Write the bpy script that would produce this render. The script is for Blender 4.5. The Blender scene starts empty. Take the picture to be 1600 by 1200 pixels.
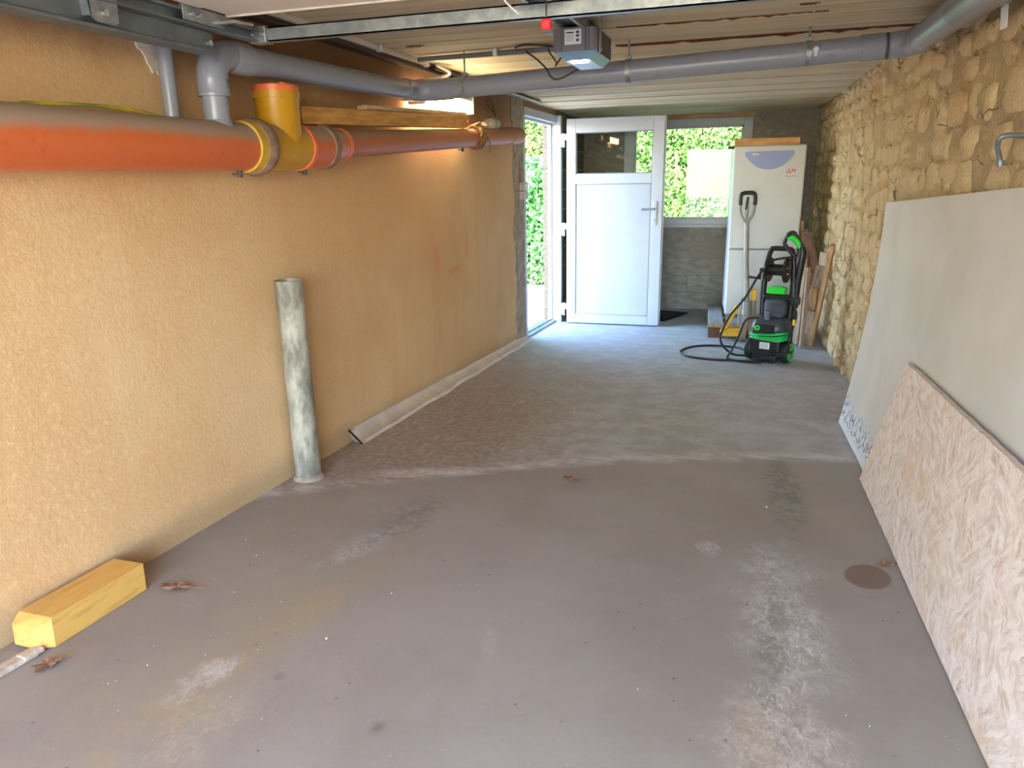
import bpy, bmesh, math, random
from mathutils import Vector, Matrix
random.seed(7)
D = bpy.data
scene = bpy.context.scene
COL = scene.collection

# ------------------------------------------------------------------ camera
CAM_Z = 1.579
def camera():
    p, y, r = .283359, .300868, -.0213161
    f = Vector((-math.sin(y), math.cos(y), 0)); rt = Vector((math.cos(y), math.sin(y), 0)); u = Vector((0, 0, 1))
    f2 = f*math.cos(p) - u*math.sin(p); u2 = u*math.cos(p) + f*math.sin(p)
    r3 = rt*math.cos(r) + u2*math.sin(r); u3 = u2*math.cos(r) - rt*math.sin(r)
    m = Matrix.Identity(4)
    for i in range(3):
        m[i][0] = r3[i]; m[i][1] = u3[i]; m[i][2] = -f2[i]
    m[2][3] = CAM_Z
    c = D.cameras.new('camera'); c.sensor_fit = 'HORIZONTAL'; c.sensor_width = 36; c.lens = 36*1122.47/1600
    c.clip_start = .02
    o = D.objects.new('camera', c); COL.objects.link(o); o.matrix_world = m
    scene.camera = o
camera()

# ------------------------------------------------------------------ sky, sun, exposure
SUN_EL, SUN_AZ = math.radians(51), math.radians(-2)     # the sun stands behind the camera, over the driveway
w = D.worlds.new('sky'); scene.world = w; w.use_nodes = True
nt = w.node_tree; bg = nt.nodes['Background']
sky = nt.nodes.new('ShaderNodeTexSky'); sky.sky_type = 'NISHITA'; sky.sun_disc = False
sky.sun_elevation = SUN_EL; sky.sun_rotation = math.radians(180)
sky.air_density = 1.0; sky.dust_density = .6; sky.ozone_density = 1.9
nt.links.new(sky.outputs[0], bg.inputs[0]); bg.inputs[1].default_value = 0.95
sl = D.lights.new('sun', 'SUN'); sl.energy = 5.0; sl.angle = math.radians(.6); sl.color = (1, .93, .82)
so = D.objects.new('sun', sl); COL.objects.link(so)
d = Vector((math.sin(SUN_AZ)*math.cos(SUN_EL), math.cos(SUN_AZ)*math.cos(SUN_EL), -math.sin(SUN_EL)))
so.rotation_euler = d.to_track_quat('-Z', 'Y').to_euler(); so.location = (0, -6, 8)
vs = scene.view_settings
vs.view_transform = 'Standard'; vs.look = 'None'; vs.gamma = 1; vs.use_curve_mapping = False
vs.exposure = 1.97
scene.cycles.max_bounces = 12; scene.cycles.diffuse_bounces = 8
scene.cycles.use_denoising = True

# ------------------------------------------------------------------ room measures (metres)
XL, XR, YB, YF, ZC = -1.765, .755, 8.724, -.8, 2.18
SL = .0552
def fl(y): return SL*(YB - y)                          # the floor falls towards the back

# ------------------------------------------------------------------ material helpers
def lin(c):
    f = lambda v: v/12.92 if v <= .04045 else ((v+.055)/1.055)**2.4
    return (f(c[0]/255), f(c[1]/255), f(c[2]/255), 1)
class G:
    """a tiny node graph writer"""
    def __init__(s, name):
        s.m = D.materials.new(name); s.m.use_nodes = True; s.t = s.m.node_tree; s.N = s.t.nodes; s.L = s.t.links
        s.b = s.N['Principled BSDF']; s.out = s.N['Material Output']
    def n(s, kind, **kw):
        x = s.N.new(kind)
        for k, v in kw.items(): setattr(x, k, v)
        return x
    def set(s, node, i, v):
        if hasattr(v, 'is_output'): s.L.new(v, node.inputs[i])
        elif v is not None: node.inputs[i].default_value = v
    def coord(s, scale=(1, 1, 1), rot=(0, 0, 0), loc=(0, 0, 0)):
        tc = s.n('ShaderNodeTexCoord'); mp = s.n('ShaderNodeMapping'); s.L.new(tc.outputs['Object'], mp.inputs[0])
        mp.inputs['Scale'].default_value = scale; mp.inputs['Rotation'].default_value = rot; mp.inputs['Location'].default_value = loc
        return mp.outputs[0]
    def noise(s, scale, detail=4, rough=.55, vec=None, dist=0):
        x = s.n('ShaderNodeTexNoise'); x.inputs['Scale'].default_value = scale; x.inputs['Detail'].default_value = detail
        x.inputs['Roughness'].default_value = rough; x.inputs['Distortion'].default_value = dist
        s.L.new(vec if vec is not None else s.coord(), x.inputs['Vector']); return x.outputs['Fac']
    def voro(s, scale, vec=None, feature='F1', out='Distance'):
        x = s.n('ShaderNodeTexVoronoi', feature=feature); x.inputs['Scale'].default_value = scale
        s.L.new(vec if vec is not None else s.coord(), x.inputs['Vector']); return x.outputs[out]
    def ramp(s, fac, a, b):
        x = s.n('ShaderNodeMapRange', interpolation_type='SMOOTHSTEP'); s.L.new(fac, x.inputs[0])
        x.inputs[1].default_value = a; x.inputs[2].default_value = b; return x.outputs[0]
    def math(s, op, a, b=0.0, c=None):
        x = s.n('ShaderNodeMath', operation=op); s.set(x, 0, a); s.set(x, 1, b)
        if c is not None: s.set(x, 2, c)
        return x.outputs[0]
    def mix(s, fac, a, b, blend='MIX'):
        x = s.n('ShaderNodeMix', data_type='RGBA', blend_type=blend)
        s.set(x, 0, fac); s.set(x, 6, a); s.set(x, 7, b); return x.outputs[2]
    def xyz(s):
        tc = s.n('ShaderNodeTexCoord'); x = s.n('ShaderNodeSeparateXYZ'); s.L.new(tc.outputs['Object'], x.inputs[0]); return x.outputs
    def rnd(s): return s.n('ShaderNodeObjectInfo').outputs['Random']
    def bump(s, h, strength=.4, dist=.01):
        x = s.n('ShaderNodeBump'); x.inputs['Strength'].default_value = strength; x.inputs['Distance'].default_value = dist
        s.L.new(h, x.inputs['Height']); s.L.new(x.outputs[0], s.b.inputs['Normal'])
    def done(s, col, rough=.6, metal=0, spec=None):
        s.set(s.b, 'Base Color', col); s.set(s.b, 'Roughness', rough); s.set(s.b, 'Metallic', metal)
        if spec is not None: s.set(s.b, 'Specular IOR Level', spec)
        return s.m
def simple(name, c, rough=.5, metal=0, c2=None, scale=12, bump=0, stretch=(1, 1, 1), lo=.35, hi=.65, rnd=None, spec=None, bscale=None):
    g = G(name); col = lin(c)
    v = g.coord(stretch)
    if c2 is not None:
        col = g.mix(g.ramp(g.noise(scale, 5, .6, v), lo, hi), lin(c), lin(c2))
    if rnd is not None:
        col = g.mix(g.math('MULTIPLY', g.rnd(), .8), col, lin(rnd))
    if bump: g.bump(g.noise(bscale or scale*3, 4, .6, v), bump, .01)
    return g.done(col, rough, metal, spec)
def dusty(name, c, dust, rough=.35, lo=.45, hi=.85, amount=1.0):
    """plastic with grey dust settled on what faces upwards"""
    g = G(name)
    geo = g.n('ShaderNodeNewGeometry'); sp = g.n('ShaderNodeSeparateXYZ'); g.L.new(geo.outputs['Normal'], sp.inputs[0])
    up = g.math('ADD', sp.outputs[2], g.math('MULTIPLY', g.math('SUBTRACT', g.noise(9, 5, .65, g.coord((1, .6, 1))), .5), .7))
    f = g.math('MULTIPLY', g.ramp(up, lo, hi), amount)
    base = g.mix(g.ramp(g.noise(30, 4, .6), .55, .8), lin(c), lin(tuple(int(x*.9) for x in c)))
    return g.done(g.mix(f, base, lin(dust)), g.math('ADD', rough, g.math('MULTIPLY', f, .4)))

MAT = {}
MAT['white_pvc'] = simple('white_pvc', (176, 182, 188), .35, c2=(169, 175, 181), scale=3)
MAT['white_panel'] = simple('white_panel', (170, 177, 183), .4, c2=(163, 170, 176), scale=2)
MAT['gasket'] = simple('gasket', (120, 126, 132), .6)
MAT['galv'] = simple('galvanised_steel', (168, 176, 178), .42, .75, c2=(138, 148, 152), scale=25, bump=.05)
MAT['track'] = simple('grey_track_steel', (128, 138, 144), .45, .6, c2=(112, 121, 128), scale=10)
MAT['chrome'] = simple('bright_steel', (205, 208, 210), .28, .9)
MAT['grey_pvc'] = dusty('grey_pvc', (140, 146, 158), (164, 158, 152), .27, .7, 1.0, .5)
MAT['grey_pvc_dark'] = dusty('grey_conduit', (118, 116, 118), (150, 140, 126), .45, .7, 1, .6)
MAT['orange_pipe'] = dusty('orange_pvc', (202, 102, 54), (164, 138, 118), .38, .12, .55)
MAT['orange_dull'] = dusty('brown_orange_pvc', (176, 100, 62), (160, 128, 102), .45, .2, .7)
MAT['orange_rim'] = simple('orange_rim', (236, 122, 74), .4, c2=(214, 104, 60), scale=20)
MAT['mustard'] = dusty('mustard_pvc', (192, 142, 30), (168, 150, 112), .35, .35, .8)
MAT['rubber_rust'] = simple('dirty_strap', (152, 118, 88), .7, c2=(118, 98, 82), scale=30)
MAT['yellow_seal'] = simple('yellow_seal', (214, 178, 70), .5, c2=(190, 150, 60), scale=20)
MAT['wood_yellow'] = simple('yellow_softwood', (214, 164, 84), .6, c2=(184, 132, 62), scale=6, stretch=(8, 1, 8), bump=.15)
MAT['wood_new'] = simple('fresh_softwood', (222, 174, 92), .6, c2=(196, 142, 66), scale=5, stretch=(9, 1, 9), bump=.1, lo=.45, hi=.75)
MAT['wood_x'] = simple('planed_softwood', (214, 170, 110), .6, c2=(190, 140, 82), scale=5, stretch=(1, 8, 8), bump=.1)
MAT['wood_grey'] = simple('weathered_board', (168, 148, 128), .75, c2=(120, 98, 80), scale=7, stretch=(6, 6, 1), bump=.2)
MAT['wood_pale'] = simple('pale_board', (206, 190, 172), .7, c2=(176, 156, 136), scale=7, stretch=(6, 6, 1), bump=.1)
MAT['wood_brown'] = simple('brown_board', (128, 92, 68), .7, c2=(92, 64, 48), scale=7, stretch=(6, 6, 1), bump=.15)
MAT['wood_tan'] = simple('tan_board', (196, 158, 112), .7, c2=(160, 120, 78), scale=7, stretch=(6, 6, 1), bump=.15)
MAT['wood_lath'] = simple('pale_lath', (212, 190, 152), .7, c2=(188, 162, 122), scale=6, stretch=(8, 1, 8), bump=.1)
MAT['pallet_top'] = simple('grey_pallet_board', (158, 160, 160), .75, c2=(132, 134, 136), scale=6, stretch=(8, 1, 8), bump=.15)
MAT['pallet_block'] = simple('brown_pallet_block', (112, 78, 58), .8, c2=(84, 58, 46), scale=12, bump=.2)
MAT['black'] = simple('black_plastic', (18, 19, 21), .42, c2=(24, 25, 28), scale=20)
MAT['rubber'] = simple('black_rubber', (24, 25, 27), .6)
MAT['navy'] = simple('blue_black_plastic', (48, 54, 66), .4, c2=(58, 64, 76), scale=12)
MAT['fins'] = simple('grey_motor_casing', (92, 96, 108), .45, c2=(76, 80, 92), scale=10)
MAT['green'] = simple('bright_green_plastic', (30, 214, 62), .4)
MAT['green2'] = simple('green_hose', (40, 196, 104), .45, c2=(30, 172, 80), scale=10)
MAT['label'] = simple('white_label', (222, 224, 226), .5)
MAT['ink'] = simple('dark_print', (70, 72, 76), .6)
MAT['red'] = simple('red_plastic', (232, 40, 48), .45)
MAT['redprint'] = simple('red_print', (212, 96, 102), .6)
MAT['yellow_paint'] = simple('yellow_enamel', (234, 188, 46), .4, c2=(206, 156, 36), scale=10)
MAT['yellow_tag'] = simple('yellow_tag', (236, 210, 40), .5)
MAT['tan_wheel'] = simple('tan_nylon', (160, 132, 108), .5, c2=(140, 112, 90), scale=10)
MAT['steel_grey'] = simple('grey_enamel_steel', (150, 150, 146), .4, .3, c2=(132, 132, 128), scale=10)
MAT['fridge'] = simple('fridge_enamel', (206, 209, 207), .32, c2=(198, 201, 199), scale=2)
MAT['fridge_side'] = simple('fridge_side_enamel', (206, 214, 224), .35)
MAT['blue_plate'] = simple('blue_plate', (142, 158, 208), .3, c2=(150, 166, 214), scale=3)
MAT['motor_grey'] = simple('motor_grey_plastic', (116, 114, 120), .45)
MAT['motor_dark'] = simple('motor_dark_side', (84, 82, 92), .5)
MAT['blue_lens'] = simple('blue_lens', (118, 156, 190), .25)
MAT['mat_black'] = simple('black_doormat', (42, 42, 46), .9, c2=(26, 26, 28), scale=60, bump=.4)
MAT['cable'] = simple('dark_cable', (58, 54, 54), .55)
MAT['rust'] = simple('rust', (122, 66, 40), .85, c2=(84, 46, 32), scale=40, bump=.4)
MAT['rope'] = simple('old_rope', (158, 122, 82), .9, c2=(124, 92, 62), scale=60, bump=.4)
MAT['leaf_dry'] = simple('dry_leaf', (150, 112, 84), .8, c2=(120, 84, 62), scale=40)
MAT['switch_box'] = simple('switch_plastic', (176, 168, 160), .5)
MAT['white_trunk'] = simple('white_trunking', (214, 206, 194), .5)
MAT['plaster'] = simple('white_plaster', (232, 226, 216), .85, c2=(210, 200, 188), scale=20, bump=.4)
MAT['mortar'] = simple('grey_mortar', (176, 158, 136), .9, c2=(144, 128, 110), scale=14, bump=.5)
MAT['membrane'] = simple('grey_membrane', (218, 206, 190), .6, c2=(200, 188, 172), scale=6, bump=.1)
MAT['concrete_pipe'] = simple('galvanised_tube', (178, 172, 154), .6, .1, c2=(112, 106, 92), scale=14, stretch=(1, 1, .45), bump=.15, bscale=30)
MAT['paving'] = simple('pale_paving', (160, 153, 144), .8, c2=(146, 139, 131), scale=4, bump=.1)
MAT['drive'] = simple('driveway_concrete', (150, 140, 130), .85, c2=(136, 127, 118), scale=3, bump=.1)
MAT['soil'] = simple('dark_soil', (92, 78, 62), .95, c2=(70, 60, 48), scale=12, bump=.5)
MAT['chip'] = simple('white_chip', (196, 190, 184), .8)
MAT['bulb'] = simple('bulkhead_glass', (182, 178, 164), .15, c2=(150, 140, 120), scale=12)
def glass(name='clear_glass', tint=(.93, .97, .95, 1)):
    g = G(name); g.N.remove(g.b)
    tr = g.n('ShaderNodeBsdfTransparent'); tr.inputs[0].default_value = tint
    gl = g.n('ShaderNodeBsdfGlossy'); gl.inputs['Roughness'].default_value = .0
    fr = g.n('ShaderNodeFresnel'); fr.inputs[0].default_value = 1.4
    mx = g.n('ShaderNodeMixShader'); g.L.new(fr.outputs[0], mx.inputs[0]); g.L.new(tr.outputs[0], mx.inputs[1]); g.L.new(gl.outputs[0], mx.inputs[2])
    g.L.new(mx.outputs[0], g.out.inputs[0]); return g.m
MAT['glass'] = glass()
MAT['white_door'] = simple('white_door_steel', (226, 218, 204), .45, c2=(216, 208, 194), scale=2)
def emit(name, c, e):
    g = G(name); g.set(g.b, 'Base Color', lin(c)); g.set(g.b, 'Emission Color', lin(c)); g.set(g.b, 'Emission Strength', e); return g.m
MAT['tube_light'] = emit('lit_diffuser', (255, 238, 196), 8.5)
MAT['motor_lamp'] = emit('lit_motor_lamp', (255, 226, 180), 20)

# -- the big surfaces
def m_left():
    g = G('tan_render')
    big = g.noise(1.1, 5, .6); fine = g.noise(38, 6, .7)
    drip = g.noise(5, 5, .6, g.coord((1, 1, .12)))
    c = g.mix(g.ramp(big, .35, .65), lin((212, 170, 120)), lin((221, 185, 138)))
    c = g.mix(g.math('MULTIPLY', g.ramp(drip, .5, .8), .35), c, lin((194, 150, 98)))
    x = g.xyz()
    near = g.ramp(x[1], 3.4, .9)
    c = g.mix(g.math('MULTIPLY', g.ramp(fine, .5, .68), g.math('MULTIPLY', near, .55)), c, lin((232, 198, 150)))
    c = g.mix(g.math('MULTIPLY', g.ramp(fine, .42, .3), .3), c, lin((168, 116, 64)))
    c = g.mix(g.math('MULTIPLY', g.ramp(g.math('ADD', x[2], g.math('MULTIPLY', g.noise(3, 5, .6, g.coord((1, 1, .5))), .25)), 1.98, 2.2), .75), c, lin((112, 72, 48)))   # old damp at the top
    h = g.math('SUBTRACT', x[2], g.math('ADD', g.math('MULTIPLY', g.math('SUBTRACT', YB, x[1]), SL), g.math('MULTIPLY', g.noise(4, 4, .6), .1)))
    c = g.mix(g.math('MULTIPLY', g.ramp(h, .09, -.01), .55), c, lin((168, 146, 108)))       # darker towards the foot
    c = g.mix(g.math('MULTIPLY', g.ramp(g.noise(16, 6, .75), .68, .78), .5), c, lin((120, 92, 62)))
    # sprayed red strokes
    for (cy, cz, ry, rz) in ((4.17, 1.08, .07, .13), (4.7, 1.1, .05, .14), (4.45, .98, .16, .03)):
        dd = g.math('ADD', g.math('POWER', g.math('DIVIDE', g.math('SUBTRACT', x[1], cy), ry), 2.0), g.math('POWER', g.math('DIVIDE', g.math('SUBTRACT', x[2], cz), rz), 2.0))
        c = g.mix(g.math('MULTIPLY', g.ramp(g.math('ADD', dd, g.math('MULTIPLY', g.noise(14, 3), .8)), 1.4, .3), .3), c, lin((228, 100, 60)))
    g.bump(g.math('ADD', g.noise(60, 5, .7), g.math('MULTIPLY', g.noise(14, 4, .6), .8)), .45, .006)
    return g.done(c, .9)
MAT['left'] = m_left()
def stone_mat(name, a, b, c2, bs=1.0):
    g = G(name); geo = g.n('ShaderNodeNewGeometry'); P = geo.outputs['Position']      # metres, so every stone carries the same grain
    n = g.noise(7, 6, .65, P); f = g.noise(40, 6, .72, P); mid = g.noise(19, 7, .75, P, .5)
    c = g.mix(g.ramp(n, .35, .65), lin(a), lin(b)); c = g.mix(g.math('MULTIPLY', g.ramp(f, .5, .7), .5), c, lin(c2))
    c = g.mix(g.math('MULTIPLY', g.rnd(), .3), c, lin((206, 172, 122)))
    c = g.mix(g.math('MULTIPLY', g.ramp(mid, .62, .72), .45), c, lin((150, 116, 74)))
    c = g.mix(g.math('MULTIPLY', g.ramp(g.noise(2.3, 4, .6, P), .52, .68), .5), c, lin((206, 158, 98)))
    c = g.mix(g.math('MULTIPLY', g.ramp(g.noise(3.1, 5, .65, P, 1.0), .54, .7), .45), c, lin((176, 150, 118)))
    wp = g.n('ShaderNodeMapping'); g.L.new(P, wp.inputs[0]); wp.inputs['Scale'].default_value = (0, .7, 1.2)
    ad = g.n('ShaderNodeVectorMath', operation='ADD'); g.L.new(wp.outputs[0], ad.inputs[0]); nz = g.n('ShaderNodeTexNoise'); nz.inputs['Scale'].default_value = 9; nz.inputs['Detail'].default_value = 5; g.L.new(P, nz.inputs['Vector'])
    ns = g.n('ShaderNodeVectorMath', operation='SCALE'); g.L.new(nz.outputs['Color'], ns.inputs[0]); ns.inputs[3].default_value = .12; g.L.new(ns.outputs[0], ad.inputs[1])
    crk = g.math('MULTIPLY', g.ramp(g.voro(6.5, ad.outputs[0], 'DISTANCE_TO_EDGE'), .035, .008), g.ramp(g.noise(5, 5, .7, P), .5, .62))
    c = g.mix(g.math('MULTIPLY', crk, .8), c, lin((84, 62, 40)))
    g.bump(g.math('SUBTRACT', g.math('ADD', g.math('ADD', g.math('MULTIPLY', f, .6), g.math('MULTIPLY', n, .6)), g.math('MULTIPLY', mid, 1.3)), g.math('MULTIPLY', crk, .6)), 1.0*bs, .03); return g.done(c, .92)
MAT['stone'] = stone_mat('ochre_stone', (226, 200, 154), (218, 190, 144), (236, 214, 172), .7)
MAT['stone_mortar'] = stone_mat('ochre_mortar', (222, 192, 142), (228, 202, 154), (236, 214, 172))
def m_ceiling():
    g = G('board_marked_concrete')
    v = g.coord((.7, 9, 9)); n = g.noise(3, 7, .7, v); n2 = g.noise(2.2, 5, .6)
    c = g.mix(g.ramp(n, .32, .68), lin((188, 172, 144)), lin((220, 206, 176)))
    c = g.mix(g.math('MULTIPLY', g.ramp(n2, .45, .7), .6), c, lin((168, 156, 130)))
    c = g.mix(g.math('MULTIPLY', g.ramp(g.noise(5, 6, .75, g.coord((.5, 3, 3))), .62, .72), .6), c, lin((110, 92, 72)))
    g.bump(n, .6, .01); return g.done(c, .9)
MAT['ceiling'] = m_ceiling()
MAT['block'] = simple('grey_concrete_block', (178, 170, 158), .9, c2=(146, 138, 128), scale=5, bump=.6, bscale=60, rnd=(156, 146, 134))
MAT['block_mortar'] = simple('block_joint', (162, 154, 142), .95, c2=(140, 132, 122), scale=10, bump=.3)
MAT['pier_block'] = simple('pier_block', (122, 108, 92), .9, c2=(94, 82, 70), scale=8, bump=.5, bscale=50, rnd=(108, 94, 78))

def m_floor():
    g = G('garage_floor'); x = g.xyz()
    n1 = g.noise(1.6, 6, .6); n2 = g.noise(7, 6, .65); n3 = g.noise(34, 6, .75); scr = g.noise(14, 6, .7, g.coord((2.2, .5, 1), (0, 0, .35)))
    wob = g.math('MULTIPLY', g.math('SUBTRACT', n2, .5), .3)
    c = g.mix(g.ramp(n1, .35, .65), lin((145, 134, 124)), lin((155, 145, 135)))
    # the older rear slab, behind a curved casting edge
    xx = x[0]
    edge = g.math('ADD', g.math('ADD', 3.22, g.math('MULTIPLY', xx, .33)), g.math('MULTIPLY', g.math('MULTIPLY', xx, xx), -.13))
    dd = g.math('ADD', g.math('SUBTRACT', x[1], edge), g.math('MULTIPLY', wob, .12))
    rear = g.ramp(dd, -.02, .03)
    rc = g.mix(g.ramp(n2, .4, .62), lin((158, 152, 147)), lin((176, 171, 166)))
    rc = g.mix(g.math('MULTIPLY', g.ramp(g.math('ADD', xx, g.math('MULTIPLY', wob, 2.0)), -.5, -1.1), g.ramp(x[1], 5.6, 3.6)), rc, g.mix(g.ramp(n3, .4, .6), lin((142, 126, 112)), lin((164, 150, 136))))
    rc = g.mix(g.math('MULTIPLY', g.ramp(scr, .56, .7), .45), rc, lin((196, 190, 184)))
    far = g.ramp(x[1], 4.6, 6.2)  # blue skylight from door and window, put into the colour towards the back
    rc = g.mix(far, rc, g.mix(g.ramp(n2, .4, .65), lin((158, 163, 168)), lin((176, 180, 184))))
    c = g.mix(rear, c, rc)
    band = g.math('MULTIPLY', g.ramp(g.math('ABSOLUTE', g.math('SUBTRACT', dd, .03)), .11, .0), g.ramp(g.noise(6, 6, .7, g.coord((1, 2.5, 1))), .38, .62))
    c = g.mix(g.math('MULTIPLY', band, .75), c, lin((206, 200, 194)))
    def blob(cx, cy, rx, ry, ang, col, amt, soft=.6, k=1.2, tex=None):
        nonlocal c
        ca, sa = math.cos(ang), math.sin(ang)
        dx = g.math('SUBTRACT', x[0], cx); dy = g.math('SUBTRACT', x[1], cy)
        u = g.math('DIVIDE', g.math('ADD', g.math('MULTIPLY', dx, ca), g.math('MULTIPLY', dy, sa)), rx)
        v = g.math('DIVIDE', g.math('SUBTRACT', g.math('MULTIPLY', dy, ca), g.math('MULTIPLY', dx, sa)), ry)
        r = g.math('SQRT', g.math('ADD', g.math('MULTIPLY', u, u), g.math('MULTIPLY', v, v)))
        r = g.math('ADD', r, g.math('MULTIPLY', g.math('SUBTRACT', n2, .5), k))
        m = g.math('MULTIPLY', g.ramp(r, 1.0+soft*.3, 1.0-soft), amt)
        if tex is not None: m = g.math('MULTIPLY', m, tex)
        c = g.mix(m, c, lin(col))
    rough_t = g.ramp(g.noise(22, 6, .75), .38, .6); rough_u = g.math('MAXIMUM', g.math('MULTIPLY', g.ramp(g.noise(16, 7, .85, g.coord((1, 1, 1), (0, 0, .8), (3, 1, 0))), .42, .62), .6), g.ramp(g.noise(42, 7, .85, g.coord((1.6, .7, 1), (0, 0, .5), (3, 1, 0)), 1.2), .47, .6))
    # right wheel track
    blob(.255, 2.85, .085, .5, .03, (118, 114, 106), .85, .5, 1.0, rough_t)
    blob(.21, 2.2, .1, .18, .0, (186, 182, 178), .6, .6, 1.6, rough_u)
    blob(.19, 1.85, .13, .42, .05, (206, 200, 196), .85, .7, 1.6, rough_u)
    blob(.16, 1.75, .05, .35, -.12, (120, 112, 100), .8, .7, 1.6, rough_t)
    blob(.17, 1.35, .15, .25, .0, (206, 194, 176), .85, .7, 1.6, rough_u)
    blob(.11, 1.3, .045, .2, .1, (148, 130, 104), .6, .7, 1.4, rough_t)
    # left wheel track
    blob(-1.18, 1.45, .22, .8, -.12, (154, 142, 122), .75, .8, 1.6)
    blob(-1.14, 1.3, .075, .55, -.15, (164, 143, 110), .7, .8, 1.8, rough_t)
    blob(-1.05, 1.05, .1, .2, -.15, (182, 166, 140), .6, .8, 1.8, rough_u)
    blob(-1.07, 1.58, .07, .14, .2, (166, 148, 118), .55, .9, 2.0, rough_t)
    blob(-1.17, 1.2, .05, .12, -.3, (212, 206, 200), .8, .8, 2.2, rough_u)
    blob(-1.15, 1.95, .07, .22, -.25, (196, 194, 192), .75, .8, 2.0, rough_u)
    blob(-1.1, 2.2, .1, .3, -.15, (118, 112, 106), .7, .7, 1.4, rough_t)
    blob(-1.2, 2.68, .3, .06, .3, (222, 218, 214), .9, .7, 1.6, rough_u)
    blob(-1.5, 2.2, .12, .6, .0, (146, 132, 112), .4, .9, 1.2)
    # odd marks
    blob(-.02, 2.26, .045, .06, .2, (200, 196, 194), .8, .5, 1.4, rough_u)
    blob(.458, 2.2, .068, .088, -.3, (116, 96, 82), .9, .12, .18)
    blob(-.55, 1.52, .025, .08, .3, (190, 184, 180), .45, .7, 1.4, rough_u)
    blob(.1, 3.75, .25, .3, 0, (200, 198, 196), .55, .9, 1.8, rough_u)
    blob(.35, 4.6, .25, .5, 0, (196, 196, 198), .5, .9, 1.8, rough_u)
    blob(-.685, 1.155, .022, .024, 0, (104, 96, 90), .7, .9, 2.4)
    blob(-1.0, 1.25, .02, .02, 0, (120, 110, 104), .6, .9, 2.4)
    c = g.mix(g.math('MULTIPLY', g.ramp(n3, .6, .78), .25), c, lin((190, 182, 176)))
    for sc_, th_, amt_, col_ in ((17, .085, .75, (98, 88, 82)), (31, .07, .5, (206, 200, 196)), (43, .09, .5, (112, 102, 96))):
        vd = g.voro(sc_); vc = g.n('ShaderNodeSeparateColor'); g.L.new(g.voro(sc_, out='Color'), vc.inputs[0])
        c = g.mix(g.math('MULTIPLY', g.math('MULTIPLY', g.ramp(vd, th_, th_*.5), g.ramp(vc.outputs[0], .45, .6)), amt_), c, lin(col_))
    g.bump(g.math('ADD', g.math('MULTIPLY', n3, .5), n2), .18, .008)
    return g.done(c, g.math('ADD', .55, g.math('MULTIPLY', n2, .25)))
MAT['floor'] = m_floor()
def m_osb():
    g = G('osb_strands'); W = None
    def strand(ang, sc, off):
        return g.noise(sc, 5, .6, g.coord((1, 1, 1), (ang, 0, 0), off))
    def stretch(ang, sc, k, off):
        tc = g.n('ShaderNodeTexCoord'); r = g.n('ShaderNodeMapping'); g.L.new(tc.outputs['Object'], r.inputs[0]); r.inputs['Rotation'].default_value = (ang, 0, 0)
        q = g.n('ShaderNodeMapping'); g.L.new(r.outputs[0], q.inputs[0]); q.inputs['Scale'].default_value = (1, k, 1); q.inputs['Location'].default_value = off
        return g.voro(sc, q.outputs[0], out='Color'), g.noise(sc*1.3, 5, .65, q.outputs[0])
    def ch(c_, i):
        x = g.n('ShaderNodeSeparateColor'); g.L.new(c_, x.inputs[0]); return x.outputs[i]
    v1, n1 = stretch(.5, 13, 4, (0, 0, 0)); v2, n2 = stretch(-.7, 15, 4, (1, 2, 3)); v3, n3 = stretch(1.3, 14, 4, (3, 1, 2))
    sel = g.ramp(g.noise(13, 3, .5), .4, .6); sel2 = g.ramp(g.noise(10, 3, .5, g.coord(loc=(5, 5, 5))), .45, .6)
    t = g.mix(sel, ch(v1, 0), ch(v2, 0)); t = g.mix(sel2, t, ch(v3, 0))
    f = g.mix(sel, n1, n2); f = g.mix(sel2, f, n3)
    c = g.mix(t, lin((226, 210, 196)), lin((200, 178, 156)))
    c = g.mix(g.math('MULTIPLY', g.ramp(f, .45, .65), .7), c, lin((232, 222, 212)))
    c = g.mix(g.math('MULTIPLY', g.ramp(f, .44, .3), .8), c, lin((176, 142, 116)))
    c = g.mix(g.math('MULTIPLY', g.ramp(g.noise(4, 5, .65), .5, .72), .55), c, lin((210, 176, 134)))
    c = g.mix(g.math('MULTIPLY', g.ramp(g.mix(sel, n2, n3), .63, .70), .85), c, lin((140, 98, 76)))
    g.bump(g.math('ADD', t, f), .3, .004); return g.done(c, .75)
MAT['osb'] = m_osb()
def m_board():
    g = G('grey_plasterboard'); x = g.xyz(); n = g.noise(3, 4, .5)
    c = g.mix(g.ramp(n, .35, .65), lin((196, 190, 178)), lin((204, 198, 188)))
    h = g.math('SUBTRACT', x[2], g.math('MULTIPLY', g.math('SUBTRACT', YB, x[1]), SL))
    low = g.math('MULTIPLY', g.ramp(g.math('ADD', h, g.math('MULTIPLY', g.noise(6, 4), .12)), .26, .12), g.ramp(x[1], 3.0, 3.5))
    c = g.mix(low, c, lin((214, 218, 222)))
    spot = g.math('MULTIPLY', g.ramp(g.noise(38, 4, .7), .49, .56), g.math('MULTIPLY', g.ramp(g.math('ADD', h, g.math('MULTIPLY', g.noise(6, 4), .12)), .24, .15), g.ramp(g.math('ADD', h, g.math('MULTIPLY', g.noise(9, 4), .06)), .06, .09)))
    c = g.mix(g.math('MULTIPLY', spot, .85), c, lin((78, 82, 84)))
    return g.done(c, .75)
MAT['board'] = m_board()
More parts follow.
